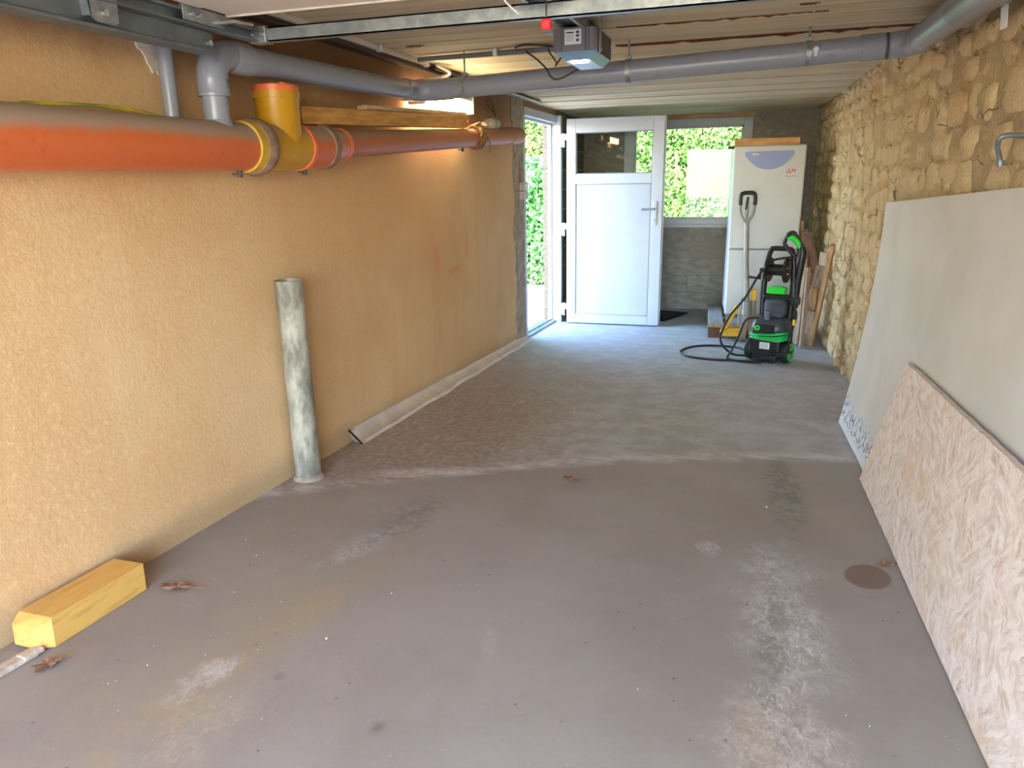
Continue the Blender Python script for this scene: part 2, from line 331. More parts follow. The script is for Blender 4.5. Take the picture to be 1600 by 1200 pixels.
def m_leaf(name, cols):
    g = G(name); n = g.noise(11, 2, .5); n2 = g.noise(2.2, 3, .6)
    c = g.mix(g.ramp(n, .35, .65), lin(cols[0]), lin(cols[1])); c = g.mix(g.math('MULTIPLY', g.ramp(n2, .5, .7), .7), c, lin(cols[2]))
    g.set(g.b, 'Base Color', c); g.set(g.b, 'Roughness', .5)
    tl = g.n('ShaderNodeBsdfTranslucent'); g.L.new(c, tl.inputs[0]); mx = g.n('ShaderNodeMixShader'); mx.inputs[0].default_value = .35
    g.L.new(g.b.outputs[0], mx.inputs[1]); g.L.new(tl.outputs[0], mx.inputs[2]); g.L.new(mx.outputs[0], g.out.inputs[0]); return g.m
MAT['leaf'] = m_leaf('hedge_leaf', ((120, 166, 76), (176, 200, 110), (212, 206, 132)))
MAT['leaf2'] = m_leaf('bush_leaf', ((84, 146, 78), (132, 184, 110), (170, 204, 140)))

# ------------------------------------------------------------------ geometry helpers
V = Vector
class MB:
    """collects geometry in world coordinates; build() links it as one mesh"""
    def __init__(s): s.v = []; s.f = []; s.sm = []
    def add(s, vs, fs, smooth=False):
        o = len(s.v); s.v += [V(p) for p in vs]
        for f in fs: s.f.append([i+o for i in f]); s.sm.append(smooth)
        return s
    def box(s, x0, x1, y0, y1, z0, z1, M=None):
        p = [V((x, y, z)) for z in (z0, z1) for y in (y0, y1) for x in (x0, x1)]
        if M is not None: p = [M @ q for q in p]
        return s.add(p, [(0, 2, 3, 1), (4, 5, 7, 6), (0, 1, 5, 4), (2, 6, 7, 3), (0, 4, 6, 2), (1, 3, 7, 5)])
    def bbox(s, x0, x1, y0, y1, z0, z1, b=.004, M=None):
        """bevelled box"""
        bm = bmesh.new(); bmesh.ops.create_cube(bm, size=1)
        for q in bm.verts: q.co = V(((x0+x1)/2+q.co.x*(x1-x0), (y0+y1)/2+q.co.y*(y1-y0), (z0+z1)/2+q.co.z*(z1-z0)))
        bmesh.ops.bevel(bm, geom=bm.edges[:], offset=b, segments=2, affect='EDGES', profile=.5)
        bm.verts.index_update(); vs = [(M @ q.co if M is not None else q.co.copy()) for q in bm.verts]
        s.add(vs, [[q.index for q in f.verts] for f in bm.faces]); bm.free(); return s
    def tube(s, pts, r, n=14, cap=True, smooth=True, M=None):
        pts = [V(p) for p in pts]
        if M is not None: pts = [M @ p for p in pts]
        rs = r if isinstance(r, (list, tuple)) else [r]*len(pts)
        t0 = (pts[1]-pts[0]).normalized(); a = V((0, 0, 1)) if abs(t0.z) < .9 else V((1, 0, 0))
        u = t0.cross(a).normalized(); vs = []; fs = []
        for i, p in enumerate(pts):
            if i == 0: t = pts[1]-pts[0]
            elif i == len(pts)-1: t = pts[-1]-pts[-2]
            else: t = (pts[i+1]-p).normalized()+(p-pts[i-1]).normalized()
            if t.length < 1e-9: t = t0.copy()
            t.normalize(); u = (u-t*u.dot(t)); u = u.normalized() if u.length > 1e-6 else t.orthogonal().normalized(); w_ = t.cross(u); t0 = t
            for k in range(n):
                an = 2*math.pi*k/n; vs.append(p+(u*math.cos(an)+w_*math.sin(an))*rs[i])
        for i in range(len(pts)-1):
            for k in range(n):
                k2 = (k+1) % n; fs.append((i*n+k, i*n+k2, (i+1)*n+k2, (i+1)*n+k))
        s.add(vs, fs, smooth)
        if cap:
            m = len(pts)-1
            s.add(vs[:n], [tuple(range(n-1, -1, -1))]); s.add(vs[m*n:], [tuple(range(n))])
        return s
    def prism(s, poly, axis, a, b, M=None):
        """polygon (list of 2-tuples in the two other axes, in xyz order) extruded along axis from a to b"""
        def P(q, t):
            if axis == 'x': r = V((t, q[0], q[1]))
            elif axis == 'y': r = V((q[0], t, q[1]))
            else: r = V((q[0], q[1], t))
            return M @ r if M is not None else r
        n = len(poly); vs = [P(q, a) for q in poly]+[P(q, b) for q in poly]
        fs = [tuple(range(n-1, -1, -1)), tuple(range(n, 2*n))]+[(i, (i+1) % n, (i+1) % n+n, i+n) for i in range(n)]
        return s.add(vs, fs)
    def quadslab(s, a, b, c, d_, t):
        """a slab with front face a,b,c,d and thickness vector t"""
        a, b, c, d_ = map(V, (a, b, c, d_)); t = V(t)
        vs = [a, b, c, d_, a+t, b+t, c+t, d_+t]
        return s.add(vs, [(0, 1, 2, 3), (7, 6, 5, 4), (0, 4, 5, 1), (1, 5, 6, 2), (2, 6, 7, 3), (3, 7, 4, 0)])
    def build(s, name, mat, parent=None, origin=None):
        me = D.meshes.new(name)
        if parent is not None: off = ORG[parent.name]
        elif origin is not None: off = V(origin)
        else:
            xs = [p.x for p in s.v]; ys = [p.y for p in s.v]; zs = [p.z for p in s.v]
            off = V(((min(xs)+max(xs))/2, (min(ys)+max(ys))/2, min(zs)))
        me.from_pydata([tuple(p-off) for p in s.v], [], s.f)
        me.polygons.foreach_set('use_smooth', s.sm)
        bm = bmesh.new(); bm.from_mesh(me); bmesh.ops.recalc_face_normals(bm, faces=bm.faces); bm.to_mesh(me); bm.free()
        me.materials.append(MAT[mat] if isinstance(mat, str) else mat)
        o = D.objects.new(name, me); COL.objects.link(o)
        if parent is not None: o.parent = parent
        else: o.location = off
        ORG[o.name] = off
        return o
ORG = {}
def tag(o, label=None, cat=None, group=None, kind=None):
    if label: o['label'] = label
    if cat: o['category'] = cat
    if group: o['group'] = group
    if kind: o['kind'] = kind
    return o
def thing(name, loc, label, cat, group=None, kind=None):
    o = D.objects.new(name, None); COL.objects.link(o); o.location = loc; o.empty_display_size = .1
    ORG[o.name] = V(loc); return tag(o, label, cat, group, kind)
def struct(o, label=None, cat=None):
    return tag(o, label, cat, kind='structure')
def arc(c, a, b, n=8):
    """quarter bend points about centre c from offset a to offset b"""
    c, a, b = V(c), V(a), V(b); return [c+a*math.cos(math.pi/2*i/n)+b*math.sin(math.pi/2*i/n) for i in range(n+1)]
def curve(pts, n=8):
    """Catmull-Rom through pts"""
    P = [V(p) for p in pts]; P = [P[0]*2-P[1]]+P+[P[-1]*2-P[-2]]; out = []
    for i in range(1, len(P)-2):
        for k in range(n):
            t = k/n; a, b, c, d_ = P[i-1], P[i], P[i+1], P[i+2]
            out.append(.5*((2*b)+(c-a)*t+(2*a-5*b+4*c-d_)*t*t+(3*b-a-3*c+d_)*t**3))
    out.append(P[-2]); return out

# ================================================================== THE SETTING
from mathutils import noise as mnoise
def link_copy(name, me, loc, parent, scale=(1, 1, 1), rot=(0, 0, 0)):
    o = D.objects.new(name, me); COL.objects.link(o); o.parent = parent
    o.location = V(loc)-ORG[parent.name]; o.scale = scale; o.rotation_euler = rot; return o
def unit_mesh(name, mat, bevel=.03):
    bm = bmesh.new(); bmesh.ops.create_cube(bm, size=1)
    if bevel: bmesh.ops.bevel(bm, geom=bm.edges[:], offset=bevel, segments=1, affect='EDGES')
    me = D.meshes.new(name); bm.to_mesh(me); bm.free(); me.materials.append(MAT[mat]); return me

O0 = (0, 0, 0)
# floor: one sloping slab
m = MB(); ny = 60
vs = []; fs = []
for j in range(ny+1):
    y = YF-.2+(YB+.2-(YF-.2))*j/ny
    for i in range(21):
        x = -1.9+(.95+1.9)*i/20; vs.append((x, y, fl(y)+.004*mnoise.noise(V((x*1.3, y*1.3, 0)))*(1 if XL+.1 < x < XR-.1 else 0)))
for j in range(ny):
    for i in range(20):
        a = j*21+i; fs.append((a, a+1, a+22, a+21))
m.add(vs, fs, True); m.box(-1.9, .95, YF-.2, YB+.2, -.35, -.1)
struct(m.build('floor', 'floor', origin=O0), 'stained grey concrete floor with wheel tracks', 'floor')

# left wall with the doorway
m = MB()
m.box(-1.9, XL, YF, 6.12, -.1, ZC+.06); m.box(-1.9, XL, 6.12, 7.33, 2.125, ZC+.06); m.box(-1.89, XL-.012, 7.36, YB+.2, -.1, ZC+.06)
wl = struct(m.build('wall_left', 'left', origin=O0), 'tan rendered wall carrying the pipes', 'wall')
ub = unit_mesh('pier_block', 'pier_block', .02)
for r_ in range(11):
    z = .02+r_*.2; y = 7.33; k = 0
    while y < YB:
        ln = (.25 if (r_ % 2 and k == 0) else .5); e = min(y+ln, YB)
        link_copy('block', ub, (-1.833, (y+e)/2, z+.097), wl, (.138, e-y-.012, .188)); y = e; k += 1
# ragged mortar margin beside the doorway
m = MB(); poly = []; N = 40
for i in range(N+1):
    z = fl(5.9)+(ZC-fl(5.9))*i/N; poly.append((5.84+.05*mnoise.noise(V((3.1, z*4, 0)))+.03*mnoise.noise(V((8, z*13, 0)))-.10*max(0, z-1.75), z))
vs = [(XL+.006, p[0], p[1]) for p in poly]+[(XL+.012, 6.12, p[1]) for p in poly]+[(XL-.01, p[0], p[1]) for p in poly]+[(XL-.01, 6.12, p[1]) for p in poly]
n = N+1; fs = []
for i in range(N): fs += [(i, i+1, n+i+1, n+i), (i, 2*n+i, 2*n+i+1, i+1), (n+i, n+i+1, 3*n+i+1, 3*n+i)]
m.add(vs, fs); m.build('mortar_margin', 'mortar', wl)['label'] = 'grey mortar margin'
# white plaster patch above the orange pipe
m = MB(); pp = [(1.915, 2.0), (2.03, 2.0), (2.028, 1.95), (2.022, 1.912), (2.01, 1.902), (2.0, 1.913), (1.985, 1.905), (1.975, 1.925), (1.968, 1.93), (1.962, 1.95), (1.95, 1.965), (1.935, 1.97), (1.93, 1.985)]
m.prism(pp, 'x', XL-.005, XL+.006); m.build('plaster_patch', 'plaster', wl)['label'] = 'ragged white plaster patch'
# grey membrane skirting at the wall foot
m = MB(); vs = []; N = 46
for i in range(N+1):
    y = 2.95+(6.12-2.95)*i/N; z = fl(y); k = .012*mnoise.noise(V((y*2.3, 0, 5))); h = .072-.03*(i/N)+k
    out = .075+.02*mnoise.noise(V((y*3.1, 2, 0)))
    vs += [(XL+.004, y, z+h), (XL+.012, y, z+.03), (XL+.03, y, z+.012), (XL+out, y, z+.004), (XL+out, y, z-.01), (XL-.01, y, z+h)]
fs = []
for i in range(N):
    for q in range(5): a = i*6+q; fs.append((a, a+1, a+7, a+6))
fs += [tuple(range(6)), tuple(range(N*6+5, N*6-1, -1))]
m.add(vs, fs, True); struct(m.build('baseboard_left', 'membrane', origin=O0), 'grey membrane strip folded along the foot of the tan wall', 'baseboard')

# right wall: rubble stone smeared with mortar
m = MB(); NY, NZ = 300, 76; vs = []; fs = []
for j in range(NZ+1):
    z = -.1+2.34*j/NZ
    for i in range(NY+1):
        y = YF-.2+(YB+.4-YF)*i/NY
        p = V((0, y*5, z*5)); dx = .016*mnoise.noise(p)+.012*mnoise.noise(p*2.3)+.010*mnoise.noise(p*5)+.006*mnoise.noise(p*9)
        vs.append((XR+.036+dx*.8, y, z))
for j in range(NZ):
    for i in range(NY):
        a = j*(NY+1)+i; fs.append((a, a+1, a+NY+2, a+NY+1))
m.add(vs, fs, True); m.box(XR+.07, 1.0, YF-.2, YB+.2, -.1, 2.24)
wr = struct(m.build('wall_right', 'stone_mortar', origin=O0), 'rough ochre rubble stone wall', 'wall')
stones = []
for k in range(12):
    rs = random.Random(40+k); nn = rs.choice((6, 7, 8, 9)); bm = bmesh.new(); ring = []
    for q in range(nn):
        a = 2*math.pi*(q+rs.uniform(-.25, .25))/nn; ca, sa = math.cos(a), math.sin(a); k2 = .5/max(abs(ca), abs(sa))**.95*rs.uniform(.78, 1.02); ring.append((ca*k2, sa*k2))
    o1 = [bm.verts.new((.5, y, z)) for y, z in ring]; o2 = [bm.verts.new((-.1+rs.uniform(-.15, .15), y*.93, z*.92)) for y, z in ring]
    o3 = [bm.verts.new((-.42+rs.uniform(-.15, .15), y*.62, z*.6)) for y, z in ring]; c_ = bm.verts.new((-.48, rs.uniform(-.1, .1), rs.uniform(-.1, .1)))
    for A, B in ((o1, o2), (o2, o3)):
        for q in range(nn): bm.faces.new((A[q], A[(q+1) % nn], B[(q+1) % nn], B[q]))
    for q in range(nn): bm.faces.new((o3[q], o3[(q+1) % nn], c_))
    for q in bm.verts: q.co += V((.14, .05, .05))*mnoise.noise(q.co*3+V((k*3.7, 0, 0)))
    bmesh.ops.recalc_face_normals(bm, faces=bm.faces)
    me = D.meshes.new('stone'); bm.to_mesh(me); bm.free(); me.materials.append(MAT['stone'])
    for p in me.polygons: p.use_smooth = True
    stones.append(me)
rs = random.Random(5); z = .0; cand = []
while z < ZC:
    h = rs.uniform(.085, .15); y = 1.8+rs.uniform(0, .2)
    if z+h > ZC+.04: h = ZC+.02-z
    while y < YB-.05:
        wd = rs.uniform(.09, .27); yc, zc_ = y+wd/2, z+h/2
        hidden = (yc < 4.1 and zc_ < 1.25) or zc_ < fl(yc)
        if not hidden and h > .05 and rs.random() < .93:
            cand.append((yc, zc_, wd, h, rs.uniform(.03, .05), rs.randrange(12), rs.uniform(-.01, .014), rs.uniform(-.02, .02), rs.uniform(-.2, .2), rs.uniform(-.06, .06)))
        y += wd
    z += h
cand.sort(key=lambda c: -(c[2]*c[3])/(c[0]**2))                 # the largest in view first
far = MB()
for k, (yc, zc_, wd, h, dep, v_, dx, dz, ra, rb) in enumerate(cand):
    loc = (XR+.036+dx, yc, zc_+dz); sc_ = (dep, wd*1.0, h*1.02)
    if k < 296: link_copy('stone', stones[v_], loc, wr, sc_, (ra, 0, rb))
    else:
        M = Matrix.LocRotScale(V(loc), Matrix.Rotation(ra, 3, 'X'), V(sc_)); me = stones[v_]
        far.add([M @ q.co for q in me.vertices], [tuple(f.vertices) for f in me.polygons], True)
if far.v: far.build('rubble_stones', 'stone', wr)['kind'] = 'stuff'

# back wall of blocks with the window opening
WX0, WX1, WZ0, WZ1 = -1.29, .116, .961, 2.14
m = MB(); y0, y1 = YB+.012, YB+.2
m.box(-1.9, WX0, y0, y1, -.1, 2.24); m.box(WX1, 1.0, y0, y1, -.1, 2.24); m.box(WX0, WX1, y0, y1, -.1, WZ0); m.box(WX0, WX1, y0, y1, WZ1, 2.24)
wb = struct(m.build('wall_back', 'block_mortar', origin=O0), 'grey concrete block wall around the window', 'wall')
ub2 = unit_mesh('wall_block', 'block', .015)
for r_ in range(11):
    z0 = r_*.2; z1 = min(z0+.2, ZC+.02); x = XL-(.25 if r_ % 2 else 0)
    while x < XR:
        a, b = max(x, XL), min(x+.5, XR+.05); x += .5
        spans = [(a, b)]
        if z1 > WZ0 and z0 < WZ1:
            spans = [(p, q) for p, q in ((a, min(b, WX0)), (max(a, WX1), b)) if q-p > .03]
        for p, q in spans:
            if q-p < .04: continue
            link_copy('block', ub2, ((p+q)/2, YB+.012, (z0+z1)/2), wb, (q-p-.008, .026+.003*random.random(), z1-z0-.008))
        if z0 < WZ0 < z1-.03 and b > WX0 and a < WX1 and False: pass

# front wall with the garage door opening, behind the camera
m = MB(); m.box(-1.9, -1.5, YF-.2, YF, -.1, 2.45); m.box(.55, 1.0, YF-.2, YF, -.1, 2.45); m.box(-1.5, .55, YF-.2, YF, 2.06, 2.45)
struct(m.build('wall_front', 'left', origin=O0), 'wall around the open garage door behind the viewer', 'wall')

# ceiling: concrete cast on wide boards
m = MB(); m.box(-1.9, 1.0, YF-.2, YB+.2, ZC+.02, 2.45)
ce = struct(m.build('ceiling', 'ceiling', origin=O0), 'board marked concrete ceiling', 'ceiling')
ucb = unit_mesh('ceiling_board', 'ceiling', .008); rs = random.Random(3)
y = 3.82-.44*10
while y < YB:
    e = min(y+.44, YB)
    if e > YF:
        link_copy('concrete_strip', ucb, ((XL+XR)/2, (max(y, YF)+e)/2, ZC+.02+rs.uniform(-.004, .006)), ce, (XR-XL+.03, e-max(y, YF)-.012, .05), (rs.uniform(-.01, .01), 0, 0))
    y += .44
def rust_bar(p0, p1, r, nm='rusted_bar'):
    m = MB(); p0, p1 = V(p0), V(p1); N = 30; rr = random.Random(2)
    pts = [p0.lerp(p1, i/N)+V((0, rr.uniform(-.006, .006), rr.uniform(-.003, .003))) for i in range(N+1)]
    m.tube(pts, [r*rr.uniform(.6, 1.3) for _ in pts], 7); o = m.build(nm, 'rust', ce); o['label'] = 'rust brown reinforcement showing in the ceiling'
rust_bar((-.62, 3.825, ZC-.004), (.76, 3.83, ZC-.004), .009)
rust_bar((-.55, 3.38, ZC-.002), (.3, 3.385, ZC-.002), .004)
rust_bar((-1.55, 3.42, ZC-.004), (-1.46, 3.425, ZC-.004), .006)
rust_bar((.18, 3.2, ZC-.003), (.25, 3.2, ZC-.003), .005)

# ------------------------------------------------------------------ door
d1 = thing('door_1', (-1.79, 6.7, fl(6.7)), 'white half-glazed door standing open beside the daylight', 'door', kind='structure')
zt = fl(6.15)
def frame_bar(nm, a, b, along):
    m = MB()
    if along == 'z':
        y_, z0, z1, s = a[0], a[1], b, a[2]       # s: side the rebate faces
        m.bbox(-1.835, -1.755 if s > 0 else -1.697, y_, y_+.07, z0, z1, .006); m.bbox(-1.83, -1.79, y_+(.06 if s > 0 else -.02), y_+(.09 if s > 0 else .01), z0, z1, .004)
    else:
        m.bbox(-1.835, -1.745, 6.12, 7.33, a, b, .006); m.bbox(-1.83, -1.79, 6.18, 7.27, a-.022, a+.01, .004)
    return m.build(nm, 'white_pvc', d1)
frame_bar('jamb', (6.12, fl(6.12)-.02, 1), 2.125, 'z'); frame_bar('jamb', (7.26, fl(7.3)-.02, -1), 2.125, 'z'); frame_bar('head', 2.055, 2.125, 'y')
m = MB(); m.quadslab((-1.9, 6.19, fl(6.19)+.02), (-1.755, 6.19, fl(6.19)+.02), (-1.755, 7.26, fl(7.26)+.02), (-1.9, 7.26, fl(7.26)+.02), (0, 0, -.05))
m.quadslab((-1.83, 6.19, fl(6.19)+.035), (-1.80, 6.19, fl(6.19)+.035), (-1.80, 7.26, fl(7.26)+.035), (-1.83, 7.26, fl(7.26)+.035), (0, 0, -.05))
m.build('threshold', 'galv', d1)
# the leaf, swung 90 degrees into the room
LX0, LX1, LY0, LY1, LZ0, LZ1 = -1.625, -.688, 7.198, 7.262, .094, 2.084
PX0, PX1, PZ0, PZ1 = -1.535, -.795, 1.57, 1.955      # glazing
QX0, QX1, QZ0, QZ1 = -1.535, -.80, .185, 1.475       # lower panel
m = MB()
for (a, b, c_, d_) in ((LX0, PX0, LZ0, LZ1), (PX1, LX1, LZ0, LZ1), (PX0, PX1, PZ1, LZ1), (PX0, PX1, QZ1, PZ0), (QX0, QX1+.005, LZ0, QZ0)):
    m.bbox(a, b, LY0, LY1, c_, d_, .004)
m.box(LX1-.004, LX1+.012, LY0+.03, LY1-.006, LZ0+.01, LZ1-.01)
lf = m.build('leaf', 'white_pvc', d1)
MB().bbox(QX0-.01, QX1+.01, LY0+.012, LY1-.012, QZ0-.01, QZ1+.01, .003).build('lower_panel', 'white_panel', lf)
m = MB()
for (a, b, c_, d_) in ((QX0, QX0+.006, QZ0, QZ1), (QX1-.006, QX1, QZ0, QZ1), (QX0, QX1, QZ0, QZ0+.006), (QX0, QX1, QZ1-.006, QZ1)): m.box(a, b, LY0+.006, LY0+.02, c_, d_)
m.build('panel_bead', 'gasket', lf)
MB().box(PX0-.01, PX1+.01, LY0+.028, LY0+.034, PZ0-.01, PZ1+.01).build('pane', 'glass', lf)
m = MB()
for (a, b, c_, d_) in ((PX0, PX0+.008, PZ0, PZ1), (PX1-.008, PX1, PZ0, PZ1), (PX0, PX1, PZ0, PZ0+.008), (PX0, PX1, PZ1-.008, PZ1)): m.box(a, b, LY0+.012, LY0+.04, c_, d_)
m.build('glazing_bead', 'gasket', lf)
m = MB(); m.bbox(-.775, -.737, LY0-.01, LY0+.004, 1.08, 1.31, .004); m.tube([(-.756, LY0-.008, 1.13), (-.756, LY0-.014, 1.13)], .012, 12); m.build('handle_plate', 'white_pvc', lf)
MB().tube([(-.756, LY0, 1.235), (-.756, LY0-.045, 1.235), (-.775, LY0-.052, 1.234), (-.88, LY0-.052, 1.232)], .0095, 10).build('door_handle', 'galv', lf)['label'] = 'grey metal lever handle'
MB().tube([(-.756, LY0-.0145, 1.13), (-.756, LY0-.016, 1.13)], .006, 10).build('keyhole', 'ink', lf)
for z in (.17, .98, 1.83):
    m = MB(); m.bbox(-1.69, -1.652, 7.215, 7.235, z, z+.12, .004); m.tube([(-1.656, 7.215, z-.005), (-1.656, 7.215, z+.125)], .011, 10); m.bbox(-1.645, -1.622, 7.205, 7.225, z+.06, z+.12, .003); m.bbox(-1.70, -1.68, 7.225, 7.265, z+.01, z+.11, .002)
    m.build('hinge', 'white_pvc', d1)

# ------------------------------------------------------------------ window
w1 = thing('window_1', ((WX0+WX1)/2, YB+.05, WZ0), 'white framed window over the block wall', 'window', kind='structure')
GX0, GX1, GZ0, GZ1 = -1.173, .018, 1.048, 2.055
for nm, (a, b, c_, d_) in (('frame_side', (WX0, GX0, WZ0, WZ1)), ('frame_side', (GX1, WX1, WZ0, WZ1)), ('frame_top', (GX0, GX1, GZ1, WZ1)), ('frame_bottom', (GX0, GX1, WZ0, GZ0))):
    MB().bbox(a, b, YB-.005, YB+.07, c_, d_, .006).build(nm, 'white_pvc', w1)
m = MB()
for (a, b, c_, d_) in ((GX0, GX0+.02, GZ0, GZ1), (GX1-.02, GX1, GZ0, GZ1), (GX0, GX1, GZ0, GZ0+.02), (GX0, GX1, GZ1-.02, GZ1)): m.box(a, b, YB+.015, YB+.05, c_, d_)
m.build('glazing_bead', 'white_pvc', w1)
for dy in (.035,): MB().box(GX0-.005, GX1+.005, YB+dy, YB+dy+.004, GZ0-.005, GZ1+.005).build('pane', 'glass', w1)
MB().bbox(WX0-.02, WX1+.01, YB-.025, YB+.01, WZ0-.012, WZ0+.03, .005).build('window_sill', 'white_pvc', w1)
MB().bbox(-1.25, .13, YB-.02, YB+.012, WZ1+.003, ZC-.004, .003).build('trim_1', 'wood_x', origin=O0)
struct(D.objects['trim_1'], 'thin wooden strip between window frame and ceiling', 'trim')

# ------------------------------------------------------------------ outdoors
m = MB(); m.box(-9, 9, -14, YF-.2, .3, fl(YF)-.005)
struct(m.build('ground_drive', 'drive', origin=O0), 'pale concrete driveway before the garage', 'ground')
m = MB(); m.box(-9, -1.9, YF-.2, 9.33, -.3, .0)
struct(m.build('ground_path', 'paving', origin=O0), 'sunlit pale paving outside the side door', 'ground')
m = MB(); m.box(-9, 6, 9.33, 9.37, -.3, .0); m.box(-9, 6, 9.37, 9.43, -.3, .035)
tag(m.build('kerb', 'mortar'), 'low kerb crossing the sunlit paving outside', 'kerb')
m = MB(); m.box(-9, 6, 9.43, 18, -.3, .02)
struct(m.build('ground_bank', 'paving', origin=O0), 'pale paving up to the foot of the hedge', 'ground')
def hedge(name, label, x0, x1, y, depth, h, nleaf, size, mat, seed):
    t = thing(name, ((x0+x1)/2, y+depth/2, .02), label, 'hedge')
    rr = random.Random(seed); m = MB(); NX, NZ = 40, 20; vs = []; fs = []
    def front(x, z):
        q = z/h; return y+depth*.25*q*q+.28*mnoise.noise(V((x*.9, z*.9, seed)))+.12*mnoise.noise(V((x*2.7, z*2.7, seed)))+(.12 if z < .25 else 0)
    for j in range(NZ+1):
        for i in range(NX+1):
            x = x0+(x1-x0)*i/NX; z = h*j/NZ; vs.append((x, front(x, z)+.16, z+.02))
    for j in range(NZ):
        for i in range(NX): a = j*(NX+1)+i; fs.append((a, a+1, a+NX+2, a+NX+1))
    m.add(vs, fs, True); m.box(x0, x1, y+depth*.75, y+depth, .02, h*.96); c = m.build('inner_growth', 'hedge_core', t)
    vs = []; fs = []
    for k in range(nleaf):
        x = rr.uniform(x0, x1); z = h*rr.random()**.8+.06; p = V((x, front(x, z)+rr.uniform(-.12, .14), z))
        a = V((rr.gauss(0, 1), rr.gauss(-.8, .6), rr.gauss(.5, .7))).normalized(); u = a.orthogonal().normalized(); u.rotate(Matrix.Rotation(rr.uniform(0, 6.28), 3, a)); w_ = a.cross(u); s = size*rr.uniform(.6, 1.3)
        b = len(vs); vs += [p-u*s, p+w_*s*.5+a*s*.12, p+u*s, p-w_*s*.5+a*s*.12]; fs.append((b, b+1, b+2, b+3))
    me = D.meshes.new('foliage'); off = ORG[t.name]; me.from_pydata([tuple(q-off) for q in vs], [], fs); me.materials.append(MAT[mat])
    o = D.objects.new('foliage', me); COL.objects.link(o); o.parent = t; o['kind'] = 'stuff'
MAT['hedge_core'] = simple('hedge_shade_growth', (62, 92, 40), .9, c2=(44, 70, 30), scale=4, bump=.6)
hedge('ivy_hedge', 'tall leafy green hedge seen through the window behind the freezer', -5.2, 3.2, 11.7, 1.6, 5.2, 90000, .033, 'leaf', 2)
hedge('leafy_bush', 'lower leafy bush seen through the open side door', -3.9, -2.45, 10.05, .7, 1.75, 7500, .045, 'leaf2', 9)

# ================================================================== PIPES AND OVERHEAD GEAR
# orange sewer pipe
XO = XL+.13
sp = thing('sewer_pipe', (XO, 3.2, 1.6), 'thick dusty orange drain pipe with mustard tee along the tan wall', 'pipe')
MB().tube([(XO, YF+.02, 1.684), (XO, 2.22, 1.689)], .078, 32).build('large_pipe', 'orange_pipe', sp)
m = MB(); m.tube([(XO, 2.205, 1.689), (XO, 2.25, 1.69)], .086, 32); m.build('seal_ring', 'yellow_seal', sp)
m = MB(); m.tube([(XO, 2.245, 1.69), (XO, 2.262, 1.69), (XO, 2.278, 1.69), (XO, 2.3, 1.69)], [.09, .098, .098, .09], 32); m.build('socket', 'rubber_rust', sp)
m = MB(); m.tube([(XO, 2.295, 1.691), (XO, 2.54, 1.697)], .082, 32)
pts = [(XO, 2.46, 1.70), (XO, 2.455, 1.775), (XO, 2.447, 1.81), (XO, 2.447, 1.875)]
m.tube([(XO+.008, 2.41, 1.65), (XO+.006, 2.43, 1.75), (XO, 2.44, 1.81), (XO, 2.44, 1.868)], [.07, .078, .078, .079], 32)
m.tube([(XO, 2.44, 1.862), (XO, 2.44, 1.885)], .083, 32); m.build('tee', 'mustard', sp)['label'] = 'mustard yellow tee fitting'
m = MB(); m.tube([(XO, 2.44, 1.884), (XO, 2.44, 1.905)], .08, 32); m.tube([(XO, 2.44, 1.904), (XO, 2.44, 1.909)], [.07, .068], 32); m.tube([(XO+.05, 2.41, 1.905), (XO+.05, 2.41, 1.913)], .012, 10); m.build('screw_cap', 'orange_rim', sp)['label'] = 'orange screw cap'
MB().tube([(XO, 2.535, 1.697), (XO, 2.553, 1.697)], .087, 32).build('rim', 'orange_rim', sp)
MB().tube([(XO, 2.55, 1.698), (XO, 2.70, 1.702)], .082, 32).build('coupling', 'orange_pipe', sp)
MB().tube([(XO, 2.695, 1.703), (XO, 2.735, 1.704)], .088, 32).build('strap', 'rubber_rust', sp)
MB().tube([(XO, 2.733, 1.704), (XO, 2.78, 1.708), (XO, 2.86, 1.716)], [.08, .075, .064], 32).build('reducer', 'orange_pipe', sp)
MB().tube([(XO, 2.85, 1.716), (XO, 2.872, 1.717)], .068, 32).build('rim', 'orange_rim', sp)
MB().tube([(XO, 2.865, 1.717), (XO, 5.33, 1.852)], .056, 28).build('small_pipe', 'orange_dull', sp)
MB().tube([(XO, 5.3, 1.85), (XO, 5.33, 1.852), (XO, 5.36, 1.853)], [.06, .063, .06], 28).build('socket', 'orange_dull', sp)
m = MB(); m.tube([(XO, 5.35, 1.853)]+arc((XO-.09, 5.55, 1.864), (.09, 0, 0), (0, .09, .004), 6)+[(XL-.02, 5.645, 1.87)], .06, 24); m.build('elbow', 'orange_dull', sp)
for y, z, r_ in ((2.18, 1.689, .084), (2.58, 1.698, .088), (4.35, 1.8, .062)):     # pipe brackets to the wall
    m = MB(); m.tube([(XO-.03, y, z-r_-.004), (XO+.004, y, z-r_-.004)], .003, 6); m.tube([(XO, y, z-r_-.016), (XO, y, z-r_+.01)], .009, 8); m.build('bracket', 'ink', sp)
MB().tube(curve([(XL+.03, YF+.1, 1.77), (XL+.05, 1.2, 1.765), (XL+.045, 1.5, 1.778), (XL+.05, 1.7, 1.786), (XL+.05, 1.85, 1.782), (XL+.06, 1.97, 1.767), (XL+.04, 2.1, 1.765)], 6), .005, 8).build('earth_wire', simple('green_yellow_wire', (226, 204, 60), .5, c2=(130, 154, 60), scale=5, stretch=(1, 1, 1)))
tag(D.objects['earth_wire'], 'thin yellow green wire lying behind the thick orange pipe', 'wire')

